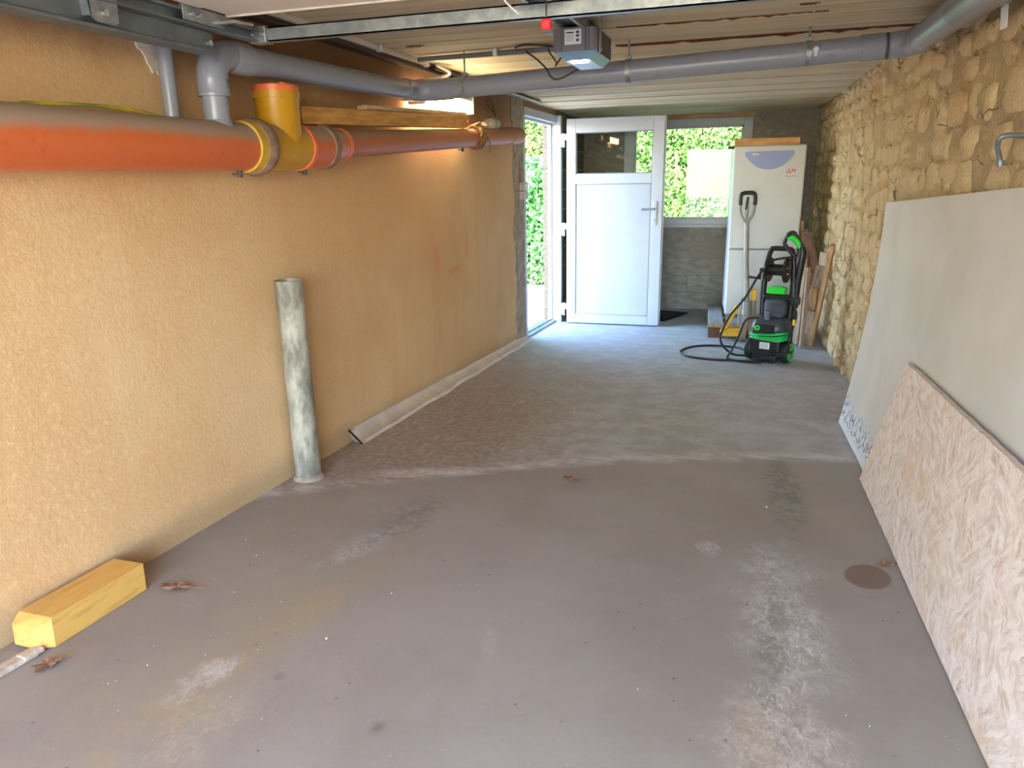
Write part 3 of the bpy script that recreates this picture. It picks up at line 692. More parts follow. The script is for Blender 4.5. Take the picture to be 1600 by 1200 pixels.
# grey drain
gp = thing('drain_pipe', (-.5, 3.695, 1.9), 'grey plastic drain pipe crossing under the ceiling and down to the orange pipe', 'pipe')
RG = .05; ya = 3.695
A = (XO, 2.10, 1.745)
MB().tube([A, (XO, 2.10, 1.875)], .040, 24).build('drop_pipe', 'grey_pvc', gp)
MB().tube([(XO, 2.10, 1.742), (XO, 2.10, 1.752), (XO, 2.10, 1.77)], [.054, .05, .042], 24).build('collar', 'grey_pvc', gp)
m = MB(); m.tube([(XO, 2.10, 1.84), (XO, 2.10, 1.843), (XO, 2.10, 1.893)]+arc((XO, 2.178, 1.893), (0, -.078, 0), (0, 0, .078), 10)+[(XO, 2.21, 1.971)], [.044]+[.048]*14, 24); m.tube([(XO, 2.1, 1.84), (XO, 2.1, 1.848)], .051, 24); m.tube([(XO, 2.1, 1.892), (XO, 2.1, 1.898)], .050, 24); m.build('elbow', 'grey_pvc', gp)
MB().tube([(XO, 2.19, 1.971), (XO, 2.195, 1.971), (XO, 2.29, 1.973)], [.049, .052, .052], 24).build('coupling', 'grey_pvc', gp)
MB().tube([(XO, 2.285, 1.972), (XO, ya-.14, 2.0)], .046, 24).build('wall_run', 'grey_pvc', gp)
MB().tube([(XO, ya-.16, 2.0), (XO, ya-.145, 2.0), (XO, ya-.13, 2.0)], [.05, .054, .05], 24).build('rim', 'grey_pvc', gp)
m = MB(); m.tube([(XO, ya-.14, 2.0)]+arc((XO+.1, ya-.1, 2.002), (-.1, 0, 0), (0, .1, .004), 8)+[(XO+.2, ya, 2.008)], .052, 24); m.build('elbow', 'grey_pvc', gp)
def cz(x): return 2.007+(x+1.5)*(.071/2.1)
MB().tube([(XO+.18, ya, cz(XO+.18)), (.5, ya, cz(.5))], RG, 28).build('cross_run', 'grey_pvc', gp)
MB().tube([(.47, ya, cz(.47)), (.56, ya, cz(.56))], .055, 28).build('coupling', 'grey_pvc', gp)
m = MB(); m.tube([(.55, ya, cz(.55)), (.575, ya, cz(.575))]+arc((.575, ya-.1, cz(.575)), (0, .1, 0), (.1, 0, .004), 8)+[(.675, ya-.13, cz(.6)+.002)], .054, 24); m.build('elbow', 'grey_pvc', gp)
MB().tube([(.675, ya-.12, 2.081), (.675, 2.95, 2.079)], .053, 28).build('side_run', 'grey_pvc', gp)
MB().tube([(.675, 2.97, 2.079), (.675, 2.955, 2.079), (.675, 2.3, 2.083), (.675, .6, 2.09)], [.058, .062, .062, .062], 28).build('side_run', 'grey_pvc', gp)
MB().tube([(.675, ya-.125, 2.081), (.675, ya-.14, 2.081), (.675, ya-.16, 2.081)], [.055, .058, .055], 28).build('rim', 'grey_pvc', gp)
for x in (-1.362, -.534, .258):
    z = cz(x); m = MB()
    m.tube([(x-.011, ya, z), (x+.011, ya, z)], RG+.004, 28); m.tube([(x, ya, z+RG), (x, ya, ZC+.01)], .005, 8); m.bbox(x-.014, x+.014, ya-.015, ya+.015, z+RG-.002, z+RG+.018, .003); m.tube([(x, ya-RG-.004, z-.012), (x, ya-RG-.012, z-.012)], .009, 8)
    m.build('hanger', 'galv', gp)
rr = random.Random(1)
for x0, x1 in ((-1.3, -.95), (-.1, -.02), (.32, .47)):
    x = x0; m = MB()
    while x < x1:
        w_ = rr.uniform(.004, .014); a = math.radians(152); zz = cz(x)
        y_ = ya+math.cos(a)*(RG+.0006); z_ = zz+math.sin(a)*(RG+.0006); m.quadslab((x, y_-.001, z_-.004), (x+w_, y_-.001, z_-.004), (x+w_, y_+.0035, z_+.004), (x, y_+.0035, z_+.004), (0, .001, -.0006)); x += w_+.004
    m.build('printed_line', 'ink', gp)['kind'] = 'stuff'
# thin riser beside the track
m = MB(); m.tube([(XL+.055, 1.985, 1.75), (XL+.055, 1.99, 2.19)], .023, 18); m.tube([(XL+.055, 1.99, 2.02), (XL+.055, 1.99, 2.06)], .028, 18)
tag(m.build('riser_pipe', 'grey_pvc'), 'thin grey upright pipe between plaster patch and grey elbow', 'pipe')
# paper tag on the right-hand drain
m = MB(); m.quadslab((.722, 2.66, 2.03), (.722, 2.72, 2.032), (.726, 2.712, 1.968), (.726, 2.652, 1.966), (.002, 0, 0)); m.tube([(.724, 2.69, 2.03), (.722, 2.69, 2.075)], .0025, 6)
tag(m.build('paper_tag', 'label'), 'small white tag hanging from grey pipe by the stone wall', 'tag')
# small cap on cross pipe hanger
m = MB(); m.tube([(.285, ya-.05, cz(.28)+.005), (.285, ya-.068, cz(.28)+.006), (.285, ya-.07, cz(.28)+.006)], [.011, .013, .009], 12); m.bbox(.279, .291, ya-.056, ya-.05, cz(.28)-.02, cz(.28)+.02, .002)
tag(m.build('white_clip', 'label'), 'small white clip on the grey cross pipe near the stone wall', 'clip')

# conduits along the ceiling corner
cd = thing('cable_rail', (-1.68, 4.4, 2.14), 'dark cable rail with white trunking along the left ceiling corner', 'conduit')
m = MB(); m.bbox(-1.735, -1.675, 2.25, 5.0, 2.135, 2.163, .003); m.build('rail', 'cable', cd)
MB().bbox(-1.70, -1.655, 2.25, 3.95, 2.155, 2.178, .004).build('trunking', 'white_trunk', cd)
MB().bbox(-1.668, -1.645, 4.0, 5.05, 2.15, 2.165, .003).build('rail', 'cable', cd)
MB().bbox(-1.69, -1.67, 4.25, 5.0, 2.125, 2.138, .003).build('trunking', 'white_trunk', cd)
MB().bbox(-1.67, -1.64, 5.2, 6.3, 2.15, 2.172, .003).build('rail', 'cable', cd); MB().bbox(-1.645, -1.63, 5.35, 6.25, 2.148, 2.16, .003).build('trunking', 'white_trunk', cd)
MB().tube(curve([(-1.63, 3.98, 2.168), (-1.6, 4.1, 2.14), (-1.66, 4.1, 2.12), (-1.7, 4.0, 2.1), (-1.71, 3.8, 2.06), (-1.71, 3.72, 2.03)], 6), .009, 10).build('cable_loop', 'white_trunk', cd)
for y in (2.95, 3.35, 3.9): MB().bbox(-1.705, -1.65, y, y+.022, 2.15, 2.181, .003).build('clip', 'label', cd)
m = MB(); m.tube([(-1.62, 3.715, 2.158), (-.66, 3.66, 2.158)], .0125, 12)
c2 = tag(m.build('ceiling_conduit', 'grey_pvc_dark'), 'grey conduit tube across the ceiling towards the door opener', 'conduit')
MB().bbox(-1.2, -1.18, 3.66, 3.71, 2.144, 2.18, .003).build('clip', 'label', c2)
# lit batten lamp
lp = thing('batten_lamp', (-1.69, 4.2, 1.95), 'lit white fluorescent lamp behind the grey pipe', 'lamp')
MB().bbox(-1.73, -1.65, 3.84, 4.60, 1.958, 2.03, .012).build('diffuser', 'tube_light', lp)
for a, b in ((3.80, 3.842), (4.598, 4.62)): MB().bbox(-1.735, -1.645, a, b, 1.954, 2.06, .006).build('end_cap', 'label', lp)
m = MB(); m.bbox(-1.73, -1.65, 3.82, 4.61, 2.028, 2.07, .004); m.box(-1.77, -1.72, 3.9, 3.93, 2.04, 2.06); m.box(-1.77, -1.72, 4.5, 4.53, 2.04, 2.06); m.build('housing', 'label', lp)
# timbers lying on the sewer pipe
def bar(nm, a, b, wx, wz, mat, label, cat='timber', group=None, roll=0):
    a, b = V(a), V(b); t = (b-a).normalized(); u = t.cross(V((0, 0, 1))).normalized(); w_ = u.cross(t); L = (b-a).length
    M = Matrix((( u.x, t.x, w_.x, a.x), (u.y, t.y, w_.y, a.y), (u.z, t.z, w_.z, a.z), (0, 0, 0, 1))) @ Matrix.Rotation(roll, 4, 'Y')
    m = MB(); m.bbox(-wx/2, wx/2, 0, L, 0, wz, .003)
    me_o = MB(); me_o.v = m.v; me_o.f = m.f; me_o.sm = m.sm
    o = m.build(nm, mat, origin=O0)
    o.data.transform(Matrix.Translation(-V((0, 0, 0)))); o.matrix_world = M
    return tag(o, label, cat, group)
bar('timber_beam', (-1.66, 2.57, 1.783), (-1.66, 4.4, 1.862), .09, .066, 'wood_yellow', 'long yellow timber lying along the top of the orange pipe', 'timber')
bar('timber_offcut', (-1.65, 3.12, 1.875), (-1.65, 4.42, 1.932), .05, .02, 'wood_lath', 'thin pale wooden lath on top of the yellow timber under the lamp', 'timber')
# rope and bulkhead lamp by the far end of the pipe
m = MB(); rr = random.Random(6); pts = []
for i in range(90):
    a = i/90*2*math.pi*4.2; r_ = .064+.006*math.sin(i*1.7); pts.append((XO+math.cos(a)*r_, 4.52+.11*i/90+.012*math.sin(i*.9), 1.806+.006+math.sin(a)*r_))
m.tube(pts, .0085, 7)
m.tube(curve([(XO, 4.55, 1.88), (XO+.03, 4.6, 1.9), (XO-.01, 4.7, 1.885), (XO+.03, 4.75, 1.88), (XO-.03, 4.66, 1.89), (XO+.02, 4.58, 1.893)], 8), .009, 7)
m.tube(curve([(XO+.06, 4.66, 1.82), (XO+.068, 4.68, 1.78), (XO+.06, 4.7, 1.74), (XO+.062, 4.7, 1.715)], 6), .004, 6)
tag(m.build('rope', 'rope'), 'old brown rope wound around the orange pipe', 'rope')
m = MB(); m.tube([(XO-.02, 4.42, 1.882), (XO-.02, 4.47, 1.892)], [.018, .024], 10); m.tube([(XO-.02, 4.47, 1.892), (XO-.02, 4.5, 1.894)], [.026, .012], 10)
tag(m.build('orange_stub', 'orange_rim'), 'small bright orange plug lying beside the rope', 'plug')
bl = thing('bulkhead_lamp', (XO-.03, 5.05, 1.9), 'old unlit glass lamp lying on the pipe next to the doorway', 'lamp')
MB().tube([(XO-.02, 4.8, 1.888), (XO-.02, 4.9, 1.905), (XO-.02, 4.96, 1.912)], [.03, .04, .042], 14).build('socket', 'plaster', bl)
MB().tube([(XO-.02, 4.96, 1.912), (XO-.02, 5.0, 1.916), (XO-.02, 5.06, 1.92), (XO-.02, 5.1, 1.922)], [.042, .05, .046, .02], 16).build('glass_cover', 'bulb', bl)
MB().tube(curve([(XO-.02, 5.08, 1.925), (XO-.05, 5.15, 2.0), (XO-.09, 5.1, 2.06), (XO-.1, 5.2, 2.1), (XO-.1, 5.3, 2.02), (XO-.1, 5.32, 1.95)], 6), .004, 7).build('lead', 'cable', bl)
# switch box by the doorway
sw = thing('switch_box', (XL+.02, 6.05, 1.38), 'small grey switch box at the edge of the doorway', 'switch')
MB().bbox(XL-.01, XL+.05, 5.985, 6.11, 1.378, 1.445, .004).build('switch_half', 'switch_box', sw); MB().bbox(XL-.01, XL+.05, 5.985, 6.11, 1.449, 1.516, .004).build('switch_half', 'switch_box', sw)
MB().bbox(XL+.049, XL+.054, 6.01, 6.085, 1.46, 1.505, .002).build('rocker', 'label', sw); MB().tube([(XL+.01, 6.0, 1.516), (XL+.008, 5.99, 1.7)], .004, 7).build('lead', 'cable', sw)

# ------------------------------------------------------------------ garage door, tracks and opener
def track(side, label):
    x = -1.525 if side < 0 else .6
    t = thing('door_track', (x, 1.0, 1.93), label, 'track', 'overhead garage door tracks'); s = -side
    pr = [(x+.02*s, 1.94), (x-.035*s, 1.94), (x-.035*s, 1.948), (x-.012*s, 1.952), (x-.012*s, 1.985), (x-.03*s, 1.992), (x-.03*s, 2.0), (x+.0*s, 2.0), (x+.0*s, 1.955), (x+.02*s, 1.948)]
    MB().prism(pr, 'y', YF+.05, 1.98).build('lower_rail', 'track', t)
    pr2 = [(x+.0*s, 2.003), (x+.03*s, 2.003), (x+.03*s, 2.008), (x+.008*s, 2.008), (x+.008*s, 2.034), (x+.03*s, 2.034), (x+.03*s, 2.04), (x+.0*s, 2.04)]
    MB().prism(pr2, 'y', YF+.05, 2.2).build('upper_rail', 'track', t)
    return t, x, s
t, x, s = track(-1, 'grey steel garage door track along the tan wall')
m = MB(); pl = [(1.5, 2.19), (1.61, 2.19), (1.60, 1.96), (1.585, 1.953), (1.535, 1.953), (1.515, 1.965)]
m.prism(pl, 'x', x+.021, x+.026); m.prism([(1.5, 2.19), (1.515, 1.965), (1.518, 1.965), (1.508, 2.19)], 'x', x-.005, x+.026); m.build('hanging_bracket', 'galv', t)
for y, z in ((1.555, 1.975), (1.53, 2.005), (1.575, 2.01)): MB().tube([(x+.024, y, z), (x+.036, y, z)], .0085 if z < 1.98 else .004, 6).build('bolt', 'chrome', t)
m = MB(); m.bbox(x+.0, x+.03, 1.83, 2.06, 2.038, 2.05, .002); m.bbox(x+.028, x+.032, 1.83, 2.0, 2.01, 2.05, .001); m.build('roller_plate', 'galv', t)
for y in (1.86, 1.89, 1.97, 2.0): MB().tube([(x+.03, y, 2.028), (x+.042, y, 2.028)], .006, 8).build('bolt', 'chrome', t)
MB().tube([(x+.03, 1.95, 2.02), (x+.07, 2.0, 2.03), (x+.075, 2.08, 2.035)], .005, 8).build('roller_arm', 'chrome', t)
MB().tube([(x-.02, 1.96, 1.97), (x+.01, 1.96, 1.97)], .009, 8).build('bolt', 'chrome', t)
m = MB(); m.bbox(x-.005, x+.055, 2.17, 2.215, 2.0, 2.05, .003); m.build('corner_bracket', 'galv', t)
for xx in (x+.005, x+.045): MB().tube([(xx, 2.17, 2.025), (xx, 2.16, 2.025)], .006, 8).build('bolt', 'chrome', t)
t2, x2, s2 = track(1, 'grey steel garage door track along the stone wall, overhead')
m = MB(); m.box(-1.5, .6, 2.185, 2.19, 2.005, 2.047); m.box(-1.5, .6, 2.185, 2.215, 2.043, 2.047); m.box(-1.5, .6, 2.185, 2.215, 2.005, 2.009)
tag(m.build('cross_bar', 'galv'), 'galvanised steel bar spanning between the garage door tracks', 'bar')
gd = thing('garage_door', (-.46, 1.0, 2.05), 'white sectional garage door raised flat under the ceiling', 'garage door')
for k in range(4):
    y1 = 2.02-k*.5; y0 = y1-.492; m = MB()
    if y0 < YF+.1: y0 = YF+.1
    ys = [y0]; n_ = 4
    for q in range(n_):
        a = y0+(y1-y0)*q/n_; b = y0+(y1-y0)*(q+1)/n_; m.bbox(-1.49, .57, a+.001, b-.001, 2.052-(.0 if q % 2 else .004), 2.09, .004)
    m.build('door_section', 'white_door', gd)
m = MB(); m.bbox(-1.5, .58, 2.02, 2.03, 2.048, 2.092, .002); m.build('edge_rail', 'white_door', gd)
m = MB(); m.bbox(-.66, -.53, 1.98, 2.035, 2.025, 2.05, .003); m.build('pull_bracket', 'galv', gd)
MB().tube(curve([(-.62, 2.0, 2.02), (-.6, 2.01, 2.0), (-.58, 2.0, 1.985)], 5), .003, 6).build('cord_end', 'label', gd)
# opener: rail, head, lamp cover
op = thing('door_opener', (-.6, 3.15, 2.0), 'grey garage door opener with label and blue lamp cover under the ceiling', 'opener')
R_ = Matrix.Translation((-.655, 3.05, 0)) @ Matrix.Rotation(math.radians(-1), 4, 'Z')
hw = .088
m = MB(); m.prism([(-hw, 0), (-hw+.035, -.012), (hw-.012, -.012), (hw, 0), (hw, .3), (-hw, .3)], 'z', 2.045, 2.128, R_); m.build('head_case', 'motor_grey', op)
MB().prism([(-.048, -.014), (.042, -.014), (.042, -.011), (-.048, -.011)], 'z', 2.0435, 2.130, R_).build('front_plate', 'motor_grey', op)
for xx in (-.05, .044, .056): MB().box(xx, xx+.003, -.0155, -.011, 2.045, 2.128, R_).build('groove', 'motor_dark', op)
MB().box(hw, hw+.004, .02, .28, 2.04, 2.122, R_).build('side_cover', 'motor_dark', op)
m = MB(); m.prism([(-hw+.01, 2.046), (hw+.0, 2.046), (hw+.0, 2.04), (hw-.03, 2.012), (-hw+.05, 2.01), (-hw+.012, 2.04)], 'y', 0.0, .28, R_); m.build('lamp_cover', 'blue_lens', op)
m = MB(); m.bbox(-.02, .045, .0, .05, 2.006, 2.013, .002, R_); m.build('lamp', 'motor_lamp', op)
lb = MB().box(-.038, .028, -.0165, -.014, 2.068, 2.122, R_).build('sticker', 'label', op)
m = MB(); m.box(-.032, -.002, -.0172, -.0164, 2.108, 2.113, R_)
for z in (2.107, 2.094, 2.078): m.box(.008, .02, -.0172, -.0164, z, z+.009, R_)
for z in (2.1, 2.094, 2.088, 2.082): m.box(-.032, -.004, -.0172, -.0164, z, z+.0012, R_)
m.build('printed_marks', 'ink', lb)
m = MB()
for a, b in ((-.06, -.046), (.02, .034)): m.prism([(a, 2.129), (b, 2.129), (b, 2.172), (a, 2.172)], 'y', -.95, .25, R_)
m.prism([(-.06, 2.166), (.034, 2.166), (.034, 2.172), (-.06, 2.172)], 'y', -.95, .25, R_); m.build('rail', 'galv', op)
m = MB(); m.box(-.046, .02, -.95, .2, 2.145, 2.15, R_); m.build('belt_slot', 'ink', op)
m = MB(); m.box(hw+.004, hw+.007, .03, .055, 2.03, 2.172, R_); m.box(hw+.004, hw+.12, .03, .055, 2.168, 2.172, R_); m.tube([(hw+.007, .042, 2.05), (hw+.012, .042, 2.05)], .006, 8, M=R_); m.build('ceiling_strap', 'galv', op)
m = MB(); m.box(-hw-.035, -hw, .02, .05, 2.12, 2.128, R_); m.build('plug_tab', 'blue_lens', op)
MB().tube(curve([(-1.03, 3.66, 2.155), (-.997, 3.55, 2.133), (-.948, 3.55, 2.1), (-.901, 3.55, 2.056), (-.88, 3.55, 2.021), (-.855, 3.55, 2.006), (-.818, 3.55, 2.012), (-.757, 3.55, 2.039), (-.703, 3.52, 2.05), (-.66, 3.34, 2.06)], 6), .0042, 8).build('lead', 'cable', op)
MB().tube(curve([(-1.075, 3.66, 2.158), (-1.062, 3.6, 2.163), (-1.017, 3.6, 2.173), (-.938, 3.6, 2.165), (-.867, 3.6, 2.155), (-.72, 3.34, 2.1)], 6), .005, 8).build('lead', 'cable', op)
MB().tube(curve([(-.9, 3.6, 2.155), (-.876, 3.5, 2.124), (-.84, 3.5, 2.073), (-.843, 3.5, 2.058), (-.807, 3.48, 2.09), (-.72, 3.34, 2.09)], 6), .004, 8).build('lead', 'cable', op)
# emergency release
rl = thing('release_cord', (-.53, 2.05, 1.94), 'red release handle hanging on a dark cord under the opener rail', 'handle')
MB().tube([(-.528, 2.08, 2.12), (-.526, 2.08, 1.975)], .0022, 6).build('cord', 'cable', rl)
MB().bbox(-.54, -.512, 2.07, 2.09, 1.955, 1.982, .005).build('grip', 'red', rl)

# ================================================================== ON THE FLOOR, LEFT
ps = thing('steel_post', (-1.692, 2.48, fl(2.48)), 'weathered grey metal tube standing against the tan wall', 'post')
zb = fl(2.48)
m = MB(); m.tube([(-1.692, 2.475, zb-.01), (-1.692, 2.475, 1.195)], .054, 32, cap=False); m.tube([(-1.692, 2.475, 1.195), (-1.692, 2.475, zb-.01)], .048, 32, cap=False)
k = 32; m.add([(-1.692+math.cos(2*math.pi*i/k)*r_, 2.475+math.sin(2*math.pi*i/k)*r_, 1.195) for r_ in (.054, .048) for i in range(k)], [(i, (i+1) % k, (i+1) % k+k, i+k) for i in range(k)]); m.build('tube', 'concrete_pipe', ps)
MB().tube([(-1.692, 2.475, 1.15), (-1.692, 2.475, 1.18)], .0478, 32).build('filling', 'mortar', ps)
MB().tube([(-1.692, 2.475, zb-.01), (-1.692, 2.475, zb+.012), (-1.692, 2.475, zb+.02)], [.068, .064, .054], 32).build('foot_collar', 'mortar', ps)
# timber block
def slope_box(m, x0, x1, y0, y1, h, dz=0.0, b=.006):
    z0, z1 = fl(y0), fl(y1); M = Matrix(((1, 0, 0, 0), (0, 1, 0, 0), (0, -SL, 1, SL*YB+dz), (0, 0, 0, 1))); m.bbox(x0, x1, y0, y1, 0, h, b, M)
m = MB(); Mz = Matrix.Translation((-1.69, 1.34, fl(1.34)+.001)) @ Matrix.Rotation(math.radians(0), 4, 'Z') @ Matrix.Rotation(-math.atan(SL), 4, 'X')
m.prism([(-.055, 0), (.055, 0), (.055, .085), (-.055, .085)], 'y', -.15, .16, Mz); m.add([Mz @ V(q) for q in ((-.055, -.15, 0), (.055, -.15, 0), (.055, -.15, .085), (-.055, -.15, .085), (-.04, -.185, .012), (.03, -.185, .01), (.032, -.182, .065), (-.042, -.182, .07))], [(0, 1, 5, 4), (1, 2, 6, 5), (2, 3, 7, 6), (3, 0, 4, 7), (4, 5, 6, 7)])
tag(m.build('timber_block', 'wood_new'), 'yellow timber block lying against the foot of the tan wall', 'timber')
m = MB(); Mz = Matrix.Translation((-1.665, 1.06, fl(1.06)+.001)) @ Matrix.Rotation(-math.atan(SL), 4, 'X') @ Matrix.Rotation(math.radians(-4), 4, 'Z')
m.bbox(-.02, .018, -.09, .09, 0, .015, .004, Mz); m.bbox(-.012, .02, .05, .105, .004, .018, .004, Mz)
tag(m.build('wood_splinter', 'wood_pale'), 'pale splintered stick in front of the yellow timber block', 'stick')
def dry_leaf(x, y, rot, s, label, seed):
    rr = random.Random(seed); m = MB(); n_ = 14; z = fl(y)+.002; top = []; bot = []
    for i in range(n_):
        a = 2*math.pi*i/n_; r_ = s*(1.0 if i % 2 == 0 else .72)*rr.uniform(.8, 1.1)*(1.4 if abs(math.cos(a)) > .8 else .8); px, py = x+r_*math.cos(a+rot), y+r_*math.sin(a+rot)*.7
        zz = z+rr.uniform(.003, .014); top.append((px, py, zz)); bot.append((px, py, zz-.0012))
    c = (x, y, z+.006); cb = (x, y, z+.0048)
    m.add(top+[c], [(i, (i+1) % n_, n_) for i in range(n_)]); m.add(bot+[cb], [((i+1) % n_, i, n_) for i in range(n_)])
    m.tube([(x, y, z+.004), (x+s*2.1*math.cos(rot), y+s*1.6*math.sin(rot), z+.003)], .0015, 5)
    tag(m.build('dry_leaf', 'leaf_dry'), label, 'leaf', 'dry leaves on the garage floor')
dry_leaf(-1.55, 1.53, .3, .045, 'curled brown leaf on the floor just past the timber block', 1)
dry_leaf(-1.58, 1.12, 1.2, .035, 'brown dry leaf beside the pale stick', 2)
dry_leaf(-.596, 2.763, .0, .034, 'dark dry leaf lying alone in the middle of the floor', 3)
dry_leaf(.525, 2.29, .6, .025, 'reddish brown leaf next to the oil stain', 4)
# scattered crumbs
m = MB(); rr = random.Random(12)
for k in range(190):
    if k < 90: x, y = rr.gauss(-1.25, .22), rr.uniform(1.0, 3.0)
    else: x, y = rr.uniform(-1.6, .5), rr.uniform(1.0, 5.5)
    if not (XL+.08 < x < .5): continue
    s = rr.uniform(.0006, .0015)*(2.2 if rr.random() < .06 else 1); a = rr.uniform(0, 6.28); M = Matrix.Translation((x, y, fl(y)+s*.6+.003)) @ Matrix.Rotation(a, 4, 'Z'); m.box(-s, s, -s*.8, s*.8, -s*.6, s*.6, M)
tag(m.build('floor_crumbs', 'chip'), 'tiny white crumbs scattered over the floor', 'crumbs', kind='stuff')

# ================================================================== BOARDS ON THE RIGHT
def sheet(name, mat, label, cat, P, nu, nv, th, rough=0):
    """P(u,v) -> point on the face seen by the room; thickness goes to +x"""
    m = MB(); vs = []; fs = []
    for j in range(nv+1):
        for i in range(nu+1): vs.append(P(i/nu, j/nv))
    n_ = len(vs); vs += [V(p)+V((th, 0, 0)) for p in vs]; W = nu+1
    for j in range(nv):
        for i in range(nu): a = j*W+i; fs += [(a, a+1, a+W+1, a+W), (n_+a, n_+a+W, n_+a+W+1, n_+a+1)]
    for i in range(nu): fs += [(i, n_+i, n_+i+1, i+1), (nv*W+i, nv*W+i+1, n_+nv*W+i+1, n_+nv*W+i)]
    for j in range(nv): fs += [(j*W, (j+1)*W, n_+(j+1)*W, n_+j*W), (j*W+nu, n_+j*W+nu, n_+(j+1)*W+nu, (j+1)*W+nu)]
    m.add(vs, fs, True); o = m.build(name, mat, origin=O0); mod = o.modifiers.new('edges', 'EDGE_SPLIT'); mod.split_angle = math.radians(40)
    return tag(o, label, cat)
def pb(u, v):
    y = 4.01-u*2.9+.2*v; yb = 4.01-u*2.9
    z = fl(yb)+.004+v*(1.137+.02*u); bow = math.sin(math.pi*v)*.03
    x = .595+(.732-.595)*(1-(1-v)**1.7); rr = .008*mnoise.noise(V((yb*8, 0, 3)))*(1 if v == 0 else 0)
    return (x, y+.0, z+abs(rr))
sheet('plasterboard_sheet', 'board', 'large grey plasterboard sheet leaning on the stone wall, mouldy at its foot', 'board', pb, 30, 24, .0125)
def ob(u, v):
    yb = 3.105-u*2.1; y = yb-.13*v
    z = fl(yb)+.004+v*(.545-.02*u); x = .566-.012*u+(.655-.566)*v
    e = .006*mnoise.noise(V((yb*22, v*20, 1)))*(1 if v in (0.0, 1.0) else 0); e2 = .008*mnoise.noise(V((v*18, 4, 1)))*(1 if u == 0 else 0)
    return (x, y+e2, z+abs(e))
sheet('osb_sheet', 'osb', 'pale chipboard sheet of pressed strands leaning on the plasterboard', 'board', ob, 60, 24, .018)
# iron hook in the stone wall
m = MB(); m.tube(curve([(XR+.02, 2.46, 1.655), (XR-.05, 2.455, 1.655), (XR-.055, 2.47, 1.63), (XR-.04, 2.49, 1.6), (XR-.035, 2.493, 1.585)], 6), [.007]*25, 8); m.tube([(XR-.035, 2.493, 1.588), (XR-.034, 2.494, 1.575)], .011, 8)
tag(m.build('iron_hook', 'track'), 'old iron hook in the stone wall above the plasterboard', 'hook')

# ================================================================== FREEZER ON ITS PALLET
pa = thing('wooden_pallet', (.2, 7.3, fl(7.3)), 'grey wooden pallet under the white freezer', 'pallet')
PM = Matrix.Translation((.21, 6.68, 0)) @ Matrix.Rotation(math.radians(2), 4, 'Z')
PM = PM @ Matrix(((1, 0, 0, 0), (0, 1, 0, 0), (0, -SL*.5, 1, fl(6.68)), (0, 0, 0, 1)))
for xx in (-.40, -.235, -.07, .095, .26):
    MB().bbox(xx, xx+.135, 0, 1.15, .115, .14, .003, PM).build('top_board', 'pallet_top', pa)
for yy in (0, .5, 1.02): MB().bbox(-.40, .395, yy, yy+.1, .096, .115, .003, PM).build('cross_board', 'wood_tan', pa)
for yy in (.005, .5, 1.02):
    for xx in (-.395, -.06, .275): MB().bbox(xx, xx+.12, yy, yy+.12, -.03 if yy > .4 else -.004, .096, .003, PM).build('block', 'pallet_block', pa)
fr = thing('upright_freezer', (.25, 7.3, .25), 'tall white two-door freezer standing on the pallet', 'freezer')
FM = Matrix.Translation((-.055, 6.99, .243)) @ Matrix.Rotation(math.radians(3.5), 4, 'Z')
FW, FD, FH = .605, .6, 1.54
MB().bbox(.004, FW-.004, .055, FD, .03, FH-.005, .012, FM).build('body', 'fridge_side', fr)
MB().bbox(0, FW, 0, .05, .637, FH, .014, FM).build('upper_door', 'fridge', fr)
MB().bbox(0, FW, 0, .05, .03, .632, .014, FM).build('lower_door', 'fridge', fr)
MB().box(.01, FW-.01, .045, .058, .04, FH-.01, FM).build('door_gasket', 'gasket', fr)
for xx in (.05, FW-.08):
    for yy in (.07, FD-.08): MB().bbox(xx, xx+.03, yy, yy+.03, 0, .032, .003, FM).build('foot', 'black', fr)
def plate(x0, x1, zt, zb, y0, y1, n=18):
    pts = [(x0+.012, zt), (x1-.012, zt), (x1, zt-.012)]
    for i in range(n+1):
        a = i/n; xx = x1+(x0-x1)*a; t = 2*a-1; pts.append((xx+(0 if 0 < i < n else 0), zt-.03-(zt-.03-zb)*(1-abs(t)**2.3)))
    pts.append((x0, zt-.012)); return MB().prism(pts, 'y', y0, y1, FM)
bp = plate(.092, .508, FH-.05, FH-.205, -.004, .004).build('blue_plate', 'blue_plate', fr); bp['label'] = 'blue half-oval plate'
plate(.1, .5, FH-.055, FH-.198, -.0055, -.003).build('plate_inset', simple('blue_inset', (142, 158, 208), .3), bp)
MB().bbox(.15, .21, -.008, -.003, FH-.082, FH-.066, .002, FM).build('badge', 'label', bp)
rr = random.Random(4); m = MB()
for k in range(9): xx = .45+k*.009; zz = FH-.235+rr.uniform(-.012, .012); m.box(xx, xx+rr.uniform(.004, .009), -.0018, .001, zz, zz+rr.uniform(.012, .026), FM)
stk = m.build('red_mark', 'redprint', fr); stk['label'] = 'small red sticker'
m = MB()
for k in range(8): xx = .447+k*.011; zz = FH-.268+rr.uniform(-.004, .004); m.box(xx, xx+.008, -.0018, .001, zz, zz+.004, FM)
m.build('script_line', 'ink', fr)
MB().bbox(-.055, .01, .02, .05, FH-.025, FH+.0, .004, FM).build('top_hinge', 'black', fr)
m = MB(); m.bbox(.0, .545, .015, .06, FH+.001, FH+.062, .003, FM @ Matrix.Rotation(math.radians(0), 4, 'Y'))
tag(m.build('wood_plank', 'wood_x'), 'yellow wooden plank lying on top of the white freezer', 'plank')

# ================================================================== PALLET TRUCK
pj = thing('pallet_truck', (.14, 6.55, fl(6.55)), 'yellow pallet truck with grey handle pushed under the pallet', 'pallet truck')
JM = Matrix.Translation((.135, 6.56, fl(6.56))) @ Matrix.Rotation(math.radians(4), 4, 'Z')
